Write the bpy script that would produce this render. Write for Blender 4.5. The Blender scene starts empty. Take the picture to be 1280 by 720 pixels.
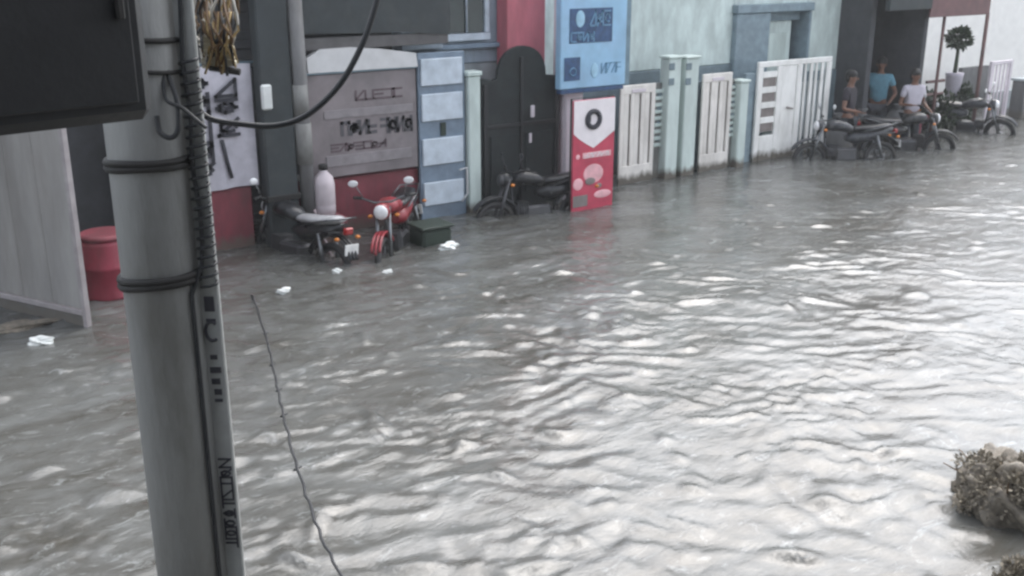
import bpy, bmesh, math, random
import numpy as np
from mathutils import Vector, Matrix
R = math.radians
rnd = random.Random(7)
S = bpy.context.scene
C = S.collection
HAZE = 0.0018
GZ = -0.3            # road level under the flood water (z = 0 is the water)

# ------------------------------------------------------------------ camera
CH, CD, CF, CT, CY = 3.3, 11.3, 1300.0, R(17.9), R(35)
cam_d = bpy.data.cameras.new('camera'); cam = bpy.data.objects.new('camera', cam_d); C.objects.link(cam)
cam.location = (0, -CD, CH); cam.rotation_euler = (R(90) - CT, 0, -CY)
cam_d.sensor_width = 36; cam_d.lens = 36 * CF / 1280; cam_d.clip_start = .05; cam_d.clip_end = 500
S.camera = cam

def ray(px, py):
    u = (px - 640) / CF; v = (py - 360) / CF
    c = math.cos(CT) - v * math.sin(CT)
    return Vector((math.sin(CY) * c + math.cos(CY) * u, math.cos(CY) * c - math.sin(CY) * u,
                   -math.sin(CT) - v * math.cos(CT)))
def P(px, py, y=0.0):                     # a point of the upright plane y
    d = ray(px, py); return Vector((0, -CD, CH)) + d * ((y + CD) / d.y)
def G(px, py, z=0.0):                     # a point of the level z
    d = ray(px, py); return Vector((0, -CD, CH)) + d * ((z - CH) / d.z)
def T(px, py, t):                         # a point at a distance
    return Vector((0, -CD, CH)) + ray(px, py) * t

# ------------------------------------------------------------------ materials
MATS = {}
def mat(name, col, rough=.6, metal=0.0, var=.25, scale=6.0, bump=.15, bscale=40.0, dirt=0.0, dirtcol=(.07, .06, .05),
        spec=.5, streak=1.0, emit=None, tide=0.0):
    if name in MATS: return MATS[name]
    m = bpy.data.materials.new(name); m.use_nodes = True
    nt = m.node_tree; N = nt.nodes; L = nt.links
    b = N['Principled BSDF']
    tc = N.new('ShaderNodeTexCoord'); geo = N.new('ShaderNodeNewGeometry')
    mp = N.new('ShaderNodeMapping'); mp.inputs['Scale'].default_value = (1, 1, streak)
    L.new(geo.outputs['Position'], mp.inputs['Vector'])
    def noise(sc, det=6, rg=.6):
        n = N.new('ShaderNodeTexNoise'); n.inputs['Scale'].default_value = sc
        n.inputs['Detail'].default_value = det; n.inputs['Roughness'].default_value = rg
        L.new(mp.outputs['Vector'], n.inputs['Vector']); return n
    def mix(fac, a, bcol):
        x = N.new('ShaderNodeMix'); x.data_type = 'RGBA'
        if hasattr(fac, 'is_linked') or hasattr(fac, 'node'): L.new(fac, x.inputs[0])
        else: x.inputs[0].default_value = fac
        for s, v in ((6, a), (7, bcol)):
            if isinstance(v, tuple): x.inputs[s].default_value = (*v[:3], 1)
            else: L.new(v, x.inputs[s])
        return x.outputs[2]
    def ramp(sock, a, bb):
        r = N.new('ShaderNodeMapRange'); r.inputs['From Min'].default_value = a; r.inputs['From Max'].default_value = bb
        L.new(sock, r.inputs['Value']); return r.outputs['Result']
    n1 = noise(scale)
    c = mix(ramp(n1.outputs['Fac'], .3, .7), tuple(x * (1 - var) for x in col), tuple(min(1, x * (1 + var * .6)) for x in col))
    if dirt > 0:
        n2 = noise(scale * .45, 8, .7)
        mu = N.new('ShaderNodeMath'); mu.operation = 'MULTIPLY'; L.new(ramp(n2.outputs['Fac'], .48, .72), mu.inputs[0]); mu.inputs[1].default_value = dirt
        c = mix(mu.outputs[0], c, dirtcol)
    if tide > 0:                                  # muddy tide mark left by the flood above the water
        sp = N.new('ShaderNodeSeparateXYZ'); L.new(geo.outputs['Position'], sp.inputs[0])
        n3 = noise(9, 4)
        ad = N.new('ShaderNodeMath'); ad.operation = 'MULTIPLY_ADD'; L.new(n3.outputs['Fac'], ad.inputs[0]); ad.inputs[1].default_value = -.25
        L.new(sp.outputs['Z'], ad.inputs[2])
        r = ramp(ad.outputs[0], .06, -.05)
        mu = N.new('ShaderNodeMath'); mu.operation = 'MULTIPLY'; L.new(r, mu.inputs[0]); mu.inputs[1].default_value = tide; mu.use_clamp = True
        c = mix(mu.outputs[0], c, (.12, .105, .085))
    L.new(c, b.inputs['Base Color'])
    rr = N.new('ShaderNodeMapRange'); rr.inputs['To Min'].default_value = max(.02, rough - .12); rr.inputs['To Max'].default_value = min(1, rough + .12)
    L.new(n1.outputs['Fac'], rr.inputs['Value']); L.new(rr.outputs['Result'], b.inputs['Roughness'])
    b.inputs['Metallic'].default_value = metal
    b.inputs['Specular IOR Level'].default_value = spec
    if bump > 0:
        n4 = noise(bscale, 5); bp = N.new('ShaderNodeBump'); bp.inputs['Strength'].default_value = bump; bp.inputs['Distance'].default_value = .01
        L.new(n4.outputs['Fac'], bp.inputs['Height']); L.new(bp.outputs['Normal'], b.inputs['Normal'])
    if emit: b.inputs['Emission Color'].default_value = (*emit[0], 1); b.inputs['Emission Strength'].default_value = emit[1]
    MATS[name] = m; return m

M = dict(
 wallmint=mat('mint plaster', (.60, .69, .66), .8, dirt=.35, dirtcol=(.34, .40, .38), streak=.4, tide=.8),
 teal=mat('slate teal paint', (.17, .225, .25), .7, dirt=.3, tide=.6, dirtcol=(.12, .14, .14)),
 frame=mat('slate blue frame', (.22, .29, .33), .6, dirt=.3, dirtcol=(.14, .17, .18)),
 cream=mat('cream painted steel', (.80, .76, .71), .5, var=.15, dirt=.55, dirtcol=(.36, .33, .29), streak=.35, tide=1.0),
 mint=mat('pale mint paint', (.57, .655, .62), .6, var=.15, dirt=.5, dirtcol=(.28, .34, .31), streak=.3, tide=1.0),
 white=mat('white gate paint', (.84, .83, .80), .5, var=.1, dirt=.5, dirtcol=(.42, .41, .37), streak=.4, tide=1.0),
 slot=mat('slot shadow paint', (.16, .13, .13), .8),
 bluewall=mat('blue grey plaster', (.36, .43, .50), .8, dirt=.5, dirtcol=(.22, .26, .30), streak=.35),
 palewall=mat('pale grey plaster', (.40, .44, .45), .8, dirt=.5, dirtcol=(.24, .27, .28), streak=.4, tide=.8),
 darkwall=mat('near black plaster', (.060, .062, .068), .85, dirt=.5, dirtcol=(.03, .03, .03), tide=.5),  # near black base colour with darker patches
 greywall=mat('grey cement render', (.16, .16, .16), .85, dirt=.6, dirtcol=(.09, .085, .08), streak=.4, tide=.7),
 redwall=mat('brick red paint', (.22, .045, .06), .6, dirt=.5, dirtcol=(.07, .05, .05), streak=.5, tide=.8),
 redcol=mat('washed red paint', (.50, .14, .17), .6, dirt=.4, dirtcol=(.34, .13, .14), streak=.3),
 black=mat('black painted steel', (.011, .012, .014), .5, dirt=.35, dirtcol=(.025, .026, .026)),
 blackgate=mat('weathered black sheet', (.012, .017, .018), .75, var=.5, dirt=.5, dirtcol=(.034, .042, .04)),
 awning=mat('dark tarpaulin', (.035, .043, .046), .7, dirt=.5, dirtcol=(.07, .075, .07)),
 awn2=mat('grey valance cloth', (.115, .11, .11), .8, dirt=.5, dirtcol=(.07, .07, .07)),
 lit=mat('white plastic fascia', (.62, .62, .62), .5, var=.1, dirt=.3, dirtcol=(.42, .41, .40)),
 poster=mat('faded vinyl board', (.235, .205, .21), .6, var=.3, scale=2.2, dirt=.6, dirtcol=(.13, .12, .125)),
 posterb=mat('faded pale vinyl band', (.262, .238, .245), .6, var=.25, dirt=.4, dirtcol=(.2, .19, .2)),
 ink=mat('faded black ink', (.10, .095, .105), .7),
 ink2=mat('worn brown ink', (.125, .09, .10), .7),
 banner=mat('white cotton banner', (.55, .53, .58), .8, var=.2, dirt=.3, dirtcol=(.36, .34, .38)),
 letter=mat('black brush lettering', (.035, .035, .045), .7),
 bluesign=mat('pale blue sign vinyl', (.31, .53, .72), .45, var=.18, scale=3, dirt=.25, dirtcol=(.36, .44, .66)),
 navy=mat('navy print', (.035, .085, .19), .5, var=.4, scale=14),
 midblue=mat('mid blue print', (.14, .30, .46), .5),
 skyblue=mat('light blue print', (.36, .60, .76), .5),
 edge=mat('dull steel edge', (.17, .25, .30), .4, .3),
 bred=mat('crimson print', (.52, .055, .10), .5, var=.2),
 bpink=mat('pink print', (.84, .46, .49), .5),
 bwhite=mat('white print', (.86, .80, .81), .5, var=.08),
 bgrey=mat('grey print', (.22, .19, .18), .5),
 stripe=mat('white blue metal paint', (.55, .62, .69), .45, var=.2, dirt=.4, dirtcol=(.28, .34, .4)),
 slate=mat('slate blue metal paint', (.19, .25, .32), .5, var=.25, dirt=.3),
 leaf=mat('galvanised sheet', (.33, .32, .31), .55, .1, var=.3, scale=2.2, dirt=.7, dirtcol=(.17, .155, .135), streak=.22, tide=1.0),
 leaff=mat('dirty white angle iron', (.36, .33, .335), .5, dirt=.5, dirtcol=(.2, .17, .16)),
 pole=mat('galvanised pole', (.27, .275, .27), .5, .2, var=.18, scale=4.5, bump=.35, bscale=45, dirt=.9, dirtcol=(.115, .11, .095), streak=.25),
 strap=mat('black rubber strap', (.018, .017, .016), .7, var=.4),
 conduit=mat('pale plastic conduit', (.34, .35, .34), .5, dirt=.5, dirtcol=(.24, .27, .28)),
 cable=mat('black cable sheath', (.016, .018, .021), .5),
 brownw=mat('brown insulated wire', (.12, .065, .025), .6, var=.5, scale=30),
 yelloww=mat('yellowed wire', (.42, .30, .13), .6, var=.4, scale=30),
 palew=mat('white insulated wire', (.55, .53, .48), .6, var=.3, scale=30),
 tape=mat('cream tape wrap', (.52, .48, .36), .7, var=.3, scale=20, bump=.5),
 tyre=mat('wet tyre rubber', (.016, .016, .017), .55, dirt=.7, dirtcol=(.07, .06, .048), scale=14),
 steel=mat('bike steel', (.18, .185, .19), .3, .9, var=.2),
 engine=mat('cast engine alloy', (.10, .10, .105), .5, .7, dirt=.5),
 seatm=mat('black seat vinyl', (.02, .02, .022), .35),
 seatsheen=mat('seat vinyl painted as highlight', (.42, .42, .43), .35),  # pale colour stands in for the bright highlights on a dark seat
 lens=mat('headlamp glass', (.75, .75, .76), .08, .0, var=.05, bump=0, spec=1),
 taillens=mat('red lamp lens', (.35, .02, .02), .15, bump=0),
 orange=mat('amber lens', (.6, .2, .03), .2, bump=0),
 bikeblack=mat('black bike paint', (.014, .015, .018), .3, dirt=.6, dirtcol=(.06, .055, .045), scale=12),
 bikered=mat('red bike paint', (.27, .02, .03), .3, dirt=.6, dirtcol=(.09, .05, .04), scale=12),
 bikegrey=mat('grey bike paint', (.045, .048, .055), .3, dirt=.6, dirtcol=(.08, .075, .065), scale=12),
 plate=mat('white number plate', (.7, .7, .68), .5),
 drumred=mat('red plastic', (.27, .032, .055), .5, var=.35, dirt=.6, dirtcol=(.14, .06, .06), streak=.4),
 jerry=mat('milky white plastic', (.60, .53, .55), .45, var=.1),
 bag=mat('wet white plastic', (.72, .74, .72), .35, var=.12, bump=.4, bscale=60),
 skin=mat('brown skin', (.20, .10, .065), .5, bump=0),
 hair=mat('black hair', (.012, .011, .010), .5),
 shirtblue=mat('light blue cotton', (.15, .33, .42), .85, var=.2, scale=14),
 shirtdark=mat('dark plum cotton', (.035, .03, .038), .85),
 shirtpale=mat('pale lilac cotton', (.48, .45, .50), .85, var=.15),
 trgrey=mat('grey trouser cloth', (.10, .10, .11), .85),
 trdark=mat('dark trouser cloth', (.03, .035, .042), .85),
 foliage=mat('dark green leaf', (.035, .055, .025), .5, var=.5, scale=9),
 soil=mat('terracotta', (.2, .09, .06), .8),
 shedred=mat('rusty red corrugate', (.17, .09, .09), .7, dirt=.6, dirtcol=(.1, .07, .065)),
 rustpost=mat('rusted post', (.14, .075, .07), .7, dirt=.5),
 brightwall=mat('pale cream plaster', (.88, .86, .82), .8, var=.06, dirt=.2, dirtcol=(.7, .66, .63)),  # one even pale cream colour
 lilac=mat('whitewashed metal', (.66, .60, .64), .6, var=.1, dirt=.3, dirtcol=(.5, .45, .47)),
 mud=mat('wet olive mud', (.19, .165, .13), .6, var=.65, scale=16, bump=.8, bscale=35),
 litter=mat('dead brown leaf', (.25, .22, .17), .7, var=.6, scale=22),
 tarmac=mat('asphalt', (.05, .05, .05), .9),
 concrete=mat('old concrete', (.22, .22, .21), .85, dirt=.6, streak=.5, tide=.8),
 glass=mat('dark window glass', (.03, .045, .045), .08, bump=0, spec=.8),
 green=mat('dark green plastic', (.018, .032, .022), .6),
 hose=mat('dirty pink hose', (.25, .20, .21), .5),
 roof=mat('roof slab', (.25, .25, .24), .9),
)

# ------------------------------------------------------------------ mesh helpers
class MB:
    def __init__(s): s.bm = bmesh.new()
    def _new(s, fn):
        t = bmesh.new(); fn(t)
        me = bpy.data.meshes.new('tmp'); t.to_mesh(me); t.free(); s.bm.from_mesh(me); bpy.data.meshes.remove(me); return s
    def box(s, x0, x1, y0, y1, z0, z1, bev=.006, mtx=None):
        def f(t):
            bmesh.ops.create_cube(t, size=1)
            for v in t.verts:
                v.co = Vector(((x0 + x1) / 2 + v.co.x * (x1 - x0), (y0 + y1) / 2 + v.co.y * (y1 - y0), (z0 + z1) / 2 + v.co.z * (z1 - z0)))
            b = min(bev, .3 * min(abs(x1 - x0), abs(y1 - y0), abs(z1 - z0)))
            if b > 0: bmesh.ops.bevel(t, geom=t.edges[:], offset=b, segments=1, affect='EDGES')
            if mtx: bmesh.ops.transform(t, matrix=mtx, verts=t.verts)
        return s._new(f)
    def tube(s, pts, r, seg=8, closed=False, caps=True):
        pts = [Vector(p) for p in pts]; n = len(pts)
        rs = r if isinstance(r, (list, tuple)) else [r] * n
        def f(t):
            rings = []; up = None
            for i, p in enumerate(pts):
                a = pts[(i - 1) % n] if (closed or i > 0) else p
                b = pts[(i + 1) % n] if (closed or i < n - 1) else p
                d = (b - a).normalized() if (b - a).length > 1e-9 else Vector((0, 0, 1))
                if up is None: up = Vector((0, 0, 1)) if abs(d.z) < .9 else Vector((1, 0, 0))
                x = d.cross(up)
                if x.length < 1e-6: x = d.cross(Vector((1, .3, 0)))
                x.normalize(); y = x.cross(d).normalized(); up = y
                rings.append([t.verts.new(p + (x * math.cos(2 * math.pi * k / seg) + y * math.sin(2 * math.pi * k / seg)) * rs[i]) for k in range(seg)])
            for i in range(n if closed else n - 1):
                A, B = rings[i], rings[(i + 1) % n]
                for k in range(seg):
                    fc = t.faces.new((A[k], A[(k + 1) % seg], B[(k + 1) % seg], B[k])); fc.smooth = True
            if caps and not closed: t.faces.new(rings[0][::-1]); t.faces.new(rings[-1])
        return s._new(f)
    def ring(s, c, r, mr, axis='y', seg=28, mseg=8, a0=0, a1=360):
        full = a1 - a0 >= 360; n = seg if full else seg + 1; pts = []
        for i in range(n):
            a = R(a0 + (a1 - a0) * i / seg); u, v = math.cos(a) * r, math.sin(a) * r
            pts.append(Vector(c) + (Vector((u, 0, v)) if axis == 'y' else Vector((u, v, 0)) if axis == 'z' else Vector((0, u, v))))
        return s.tube(pts, mr, mseg, closed=full)
    def ell(s, c, rad, seg=14, mtx=None):
        def f(t):
            bmesh.ops.create_uvsphere(t, u_segments=seg, v_segments=max(6, seg * 2 // 3), radius=1)
            for v in t.verts: v.co = Vector((c[0] + v.co.x * rad[0], c[1] + v.co.y * rad[1], c[2] + v.co.z * rad[2]))
            for fc in t.faces: fc.smooth = True
            if mtx: bmesh.ops.transform(t, matrix=mtx, verts=t.verts)
        return s._new(f)
    def prism(s, pts, y0, y1):            # outline in x,z extruded in y
        def f(t):
            A = [t.verts.new((p[0], y0, p[1])) for p in pts]; B = [t.verts.new((p[0], y1, p[1])) for p in pts]; n = len(pts)
            t.faces.new(A); t.faces.new(B[::-1])
            for i in range(n): t.faces.new((A[i], B[i], B[(i + 1) % n], A[(i + 1) % n]))
            bmesh.ops.recalc_face_normals(t, faces=t.faces)
        return s._new(f)
    def loft(s, secs, seg=14):            # sections (x, cy, cz, ry, rz) along x
        def f(t):
            rings = [[t.verts.new((x, cy + math.cos(2 * math.pi * k / seg) * ry, cz + math.sin(2 * math.pi * k / seg) * rz)) for k in range(seg)] for x, cy, cz, ry, rz in secs]
            for A, B in zip(rings, rings[1:]):
                for k in range(seg):
                    fc = t.faces.new((A[k], A[(k + 1) % seg], B[(k + 1) % seg], B[k])); fc.smooth = True
            t.faces.new(rings[0][::-1]); t.faces.new(rings[-1]); bmesh.ops.recalc_face_normals(t, faces=t.faces)
        return s._new(f)
    def lathe(s, c, prof, seg=20):
        def f(t):
            rings = [[t.verts.new((c[0] + math.cos(2 * math.pi * k / seg) * r, c[1] + math.sin(2 * math.pi * k / seg) * r, c[2] + z)) for k in range(seg)] for r, z in prof]
            for A, B in zip(rings, rings[1:]):
                for k in range(seg):
                    fc = t.faces.new((A[k], A[(k + 1) % seg], B[(k + 1) % seg], B[k])); fc.smooth = True
            t.faces.new(rings[0][::-1]); t.faces.new(rings[-1])
        return s._new(f)
    def xf(s, mtx): bmesh.ops.transform(s.bm, matrix=mtx, verts=s.bm.verts); return s
    def build(s, name, m, parent=None, world=True):
        me = bpy.data.meshes.new(name)
        o = bpy.data.objects.new(name, me); C.objects.link(o)
        if parent is not None:
            if world:
                off = Vector((0, 0, 0)); p = parent
                while p is not None: off += p.location; p = p.parent
                bmesh.ops.translate(s.bm, vec=-off, verts=s.bm.verts)
            o.parent = parent
        else:
            co = [v.co for v in s.bm.verts]
            c = Vector(((min(v.x for v in co) + max(v.x for v in co)) / 2, (min(v.y for v in co) + max(v.y for v in co)) / 2, min(v.z for v in co)))
            bmesh.ops.translate(s.bm, vec=-c, verts=s.bm.verts); o.location = c
        s.bm.to_mesh(me); s.bm.free(); me.materials.append(m)
        return o

def tag(o, label, cat, group=None, kind=None):
    if label: o['label'] = label
    if cat: o['category'] = cat
    if group: o['group'] = group
    if kind: o['kind'] = kind
    return o
def thing(name, loc, label, cat, group=None, rz=0):
    o = bpy.data.objects.new(name, None); C.objects.link(o); o.location = loc; o.rotation_euler = (0, 0, rz); o.empty_display_size = .2
    return tag(o, label, cat, group)
def copy_tree(o, parent=None):
    c = o.copy(); C.objects.link(c)
    if parent: c.parent = parent
    for ch in list(o.children): copy_tree(ch, c)
    return c
def box(*a, **k): return MB().box(*a, **k)

# --- pseudo lettering: brush-like strokes in the plane x,z at y (the photo's letters cannot be read)
def glyphs(mb, x0, x1, z0, z1, n, y, w, seed, vertical=False):
    r = random.Random(seed)
    for i in range(n):
        if vertical: a, b = x0, x1; h = (z1 - z0) / n; c0 = z1 - (i + 1) * h; c1 = c0 + h * .8
        else: ww = (x1 - x0) / n; a = x0 + i * ww; b = a + ww * .78; c0, c1 = z0, z1
        kinds = r.sample(['l', 'r', 't', 'm', 'b', 'd', 'o'], 3)
        for kd in kinds:
            if kd == 'l': pts = [(a, c0), (a, c1)]
            elif kd == 'r': pts = [(b, c0), (b, c1)]
            elif kd == 't': pts = [(a, c1), (b, c1)]
            elif kd == 'm': pts = [(a, (c0 + c1) / 2), (b, (c0 + c1) / 2)]
            elif kd == 'b': pts = [(a, c0), (b, c0)]
            elif kd == 'd': pts = [(a, c0), (b, c1)]
            else:
                cx, cz = (a + b) / 2, (c0 + c1) / 2
                pts = [(cx + math.cos(q * .9) * (b - a) * .4, cz + math.sin(q * .9) * (c1 - c0) * .3) for q in range(7)]
            for p, q in zip(pts, pts[1:]):
                d = Vector((q[0] - p[0], 0, q[1] - p[1])); L = d.length
                if L < 1e-4: continue
                ang = math.atan2(d.z, d.x)
                mt = Matrix.Translation(((p[0] + q[0]) / 2, y, (p[1] + q[1]) / 2)) @ Matrix.Rotation(-ang, 4, 'Y')
                mb.box(-L / 2 - w / 2, L / 2 + w / 2, -.002, .002, -w / 2, w / 2, bev=0, mtx=mt)
    return mb
def text_mesh(name, body, size, m, parent, loc, rot=(R(90), 0, 0), ext=.002, sx=1.0):
    cu = bpy.data.curves.new('t', 'FONT'); cu.body = body; cu.size = size; cu.extrude = ext; cu.align_x = 'CENTER'; cu.align_y = 'CENTER'
    to = bpy.data.objects.new('t', cu); C.objects.link(to)
    me = bpy.data.meshes.new_from_object(to.evaluated_get(bpy.context.evaluated_depsgraph_get()))
    bpy.data.objects.remove(to)
    me.transform(Matrix.Translation(loc) @ Matrix.LocRotScale(None, __import__('mathutils').Euler(rot), None) @ Matrix.Diagonal((sx, 1, 1, 1)))
    off = Vector((0, 0, 0)); p = parent
    while p is not None: off += p.location; p = p.parent
    me.transform(Matrix.Translation(-off))
    o = bpy.data.objects.new(name, me); C.objects.link(o); me.materials.clear(); me.materials.append(m); o.parent = parent; return o

# ------------------------------------------------------------------ noise + water
class Perlin:
    def __init__(s, seed):
        r = np.random.RandomState(seed); s.p = r.permutation(512); a = r.rand(512) * 2 * np.pi; s.gx, s.gy = np.cos(a), np.sin(a)
    def __call__(s, x, y):
        xi = np.floor(x).astype(int); yi = np.floor(y).astype(int); fx = x - xi; fy = y - yi
        def g(ix, iy, dx, dy):
            h = s.p[(s.p[ix & 511] + iy) & 511]; return s.gx[h] * dx + s.gy[h] * dy
        u = fx ** 3 * (fx * (fx * 6 - 15) + 10); v = fy ** 3 * (fy * (fy * 6 - 15) + 10)
        a = g(xi, yi, fx, fy); b = g(xi + 1, yi, fx - 1, fy); c = g(xi, yi + 1, fx, fy - 1); d = g(xi + 1, yi + 1, fx - 1, fy - 1)
        return (a + (b - a) * u) + ((c + (d - c) * u) - (a + (b - a) * u)) * v
def grid_mesh(name, X, Y, Z, m):
    ny, nx = X.shape
    me = bpy.data.meshes.new(name); co = np.stack([X, Y, Z], -1).reshape(-1, 3)
    i = np.arange(ny * nx).reshape(ny, nx)
    q = np.stack([i[:-1, :-1], i[:-1, 1:], i[1:, 1:], i[1:, :-1]], -1).reshape(-1, 4)
    me.vertices.add(len(co)); me.vertices.foreach_set('co', co.ravel())
    me.loops.add(q.size); me.loops.foreach_set('vertex_index', q.ravel())
    me.polygons.add(len(q)); me.polygons.foreach_set('loop_start', np.arange(0, q.size, 4)); me.polygons.foreach_set('loop_total', np.full(len(q), 4))
    me.polygons.foreach_set('use_smooth', np.ones(len(q), bool))
    me.update(); me.validate(); me.materials.append(m)
    o = bpy.data.objects.new(name, me); C.objects.link(o); return o
def water_height(X, Y):
    n = [Perlin(k) for k in range(11, 19)]
    wx = X + .35 * n[0](X * .7, Y * .7); wy = Y + .25 * n[1](X * .8 + 9, Y * .8)
    # rotate into flow frame: the stream runs along the street with crests mostly across the view
    c, s_ = math.cos(R(-33)), math.sin(R(-33)); a = wx * c + wy * s_; b = -wx * s_ + wy * c
    patch = np.clip(.5 + 1.9 * n[5](X * .5 + 5, Y * .6), .06, 1.5)
    near = np.clip(2.3 - .15 * X, .5, 2.1)            # choppier towards the shop side
    w3x = a + .25 * n[5](a * 1.7, b * 1.9 + 9); w3y = b + .2 * n[6](a * 1.8 + 4, b * 2.0)
    h = .020 * n[2](a * .5, b * .9) + .009 * (1 - 2 * np.abs(n[3](w3x * 1.1 + 3, w3y * 1.9)))
    w2x = a + .30 * n[0](a * 1.3 + 40, b * 1.6) + .08 * n[1](a * 4, b * 4); w2y = b + .22 * n[1](a * 1.5, b * 1.7 + 31) + .06 * n[0](a * 4.4, b * 4)
    h += .0105 * (1 - 2 * np.abs(n[4](w2x * 2.1 + 7, w2y * 3.9 + 1))) * (.3 + patch * near)
    p2 = np.clip(.45 + 2.2 * n[3](X * .9 + 50, Y * 1.1), 0, 1.6)
    h += near * p2 * .0125 * n[6](w2x * 3.7, w2y * 6.3)
    p3 = np.clip(.7 + 2.0 * n[4](X * .8 + 20, Y * 1.0 + 70), 0, 1.7)
    h += near * p3 * .0100 * (.5 - np.abs(n[7](w2x * 6.4, w2y * 9.8))) + near * p3 * .0062 * n[5](w2x * 9, w2y * 12)
    bump = np.clip(n[2](w2x * 2.6 + 60, w2y * 5.0) - .30, 0, 1); h += (.035 + .05 * near) * bump     # separate boils and humps
    return h
def water_mat():
    m = bpy.data.materials.new('muddy flood water'); m.use_nodes = True; nt = m.node_tree; N = nt.nodes; L = nt.links
    b = N['Principled BSDF']; geo = N.new('ShaderNodeNewGeometry')
    mp = N.new('ShaderNodeMapping'); mp.inputs['Rotation'].default_value = (0, 0, R(33)); mp.inputs['Scale'].default_value = (.5, 1, 1)
    L.new(geo.outputs['Position'], mp.inputs['Vector'])
    def noise(sc, det, rg=.55, d=0):
        n = N.new('ShaderNodeTexNoise'); n.inputs['Scale'].default_value = sc; n.inputs['Detail'].default_value = det
        n.inputs['Roughness'].default_value = rg; n.inputs['Distortion'].default_value = d; L.new(mp.outputs['Vector'], n.inputs['Vector']); return n
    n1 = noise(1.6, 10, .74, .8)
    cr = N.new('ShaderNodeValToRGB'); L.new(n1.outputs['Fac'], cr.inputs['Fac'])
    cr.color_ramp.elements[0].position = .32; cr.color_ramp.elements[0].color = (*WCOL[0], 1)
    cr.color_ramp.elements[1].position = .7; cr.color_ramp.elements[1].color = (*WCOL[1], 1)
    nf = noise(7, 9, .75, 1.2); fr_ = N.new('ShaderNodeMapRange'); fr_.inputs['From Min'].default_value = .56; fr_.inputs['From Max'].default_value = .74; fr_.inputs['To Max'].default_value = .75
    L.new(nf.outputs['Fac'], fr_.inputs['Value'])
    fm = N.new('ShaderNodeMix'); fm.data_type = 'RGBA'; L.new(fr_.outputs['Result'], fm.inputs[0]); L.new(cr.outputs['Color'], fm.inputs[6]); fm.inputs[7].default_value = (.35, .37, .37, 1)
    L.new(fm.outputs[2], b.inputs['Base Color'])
    b.inputs['Roughness'].default_value = .2; b.inputs['IOR'].default_value = 1.36; b.inputs['Specular IOR Level'].default_value = .8
    n2 = noise(11, 5, .6, .5); bp = N.new('ShaderNodeBump'); bp.inputs['Strength'].default_value = .4; bp.inputs['Distance'].default_value = .02
    L.new(n2.outputs['Fac'], bp.inputs['Height']); L.new(bp.outputs['Normal'], b.inputs['Normal'])
    return m
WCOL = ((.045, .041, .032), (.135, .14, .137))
xs = np.concatenate([-1 - np.cumsum(.05 * 1.09 ** np.arange(60))[::-1], np.arange(-1, 14, .036), np.arange(14, 22, .06), 22 + np.cumsum(.07 * 1.07 ** np.arange(60))])
ys = np.concatenate([-10.2 - np.cumsum(.06 * 1.12 ** np.arange(40))[::-1], np.arange(-10.2, .8, .036), .8 + np.cumsum(.06 * 1.1 ** np.arange(38))])
X, Y = np.meshgrid(xs, ys); Z = water_height(X, Y)
Z *= np.clip(1 - (np.abs(X - 8) - 16) / 20, .1, 1)
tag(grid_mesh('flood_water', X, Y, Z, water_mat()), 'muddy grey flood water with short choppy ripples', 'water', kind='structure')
gx, gy = np.meshgrid(np.linspace(-200, 300, 26), np.linspace(-200, 200, 21))
tag(grid_mesh('ground', gx, gy, gx * 0 + GZ, M['tarmac']), 'submerged asphalt road under the flood water', 'road', kind='structure')

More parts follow.
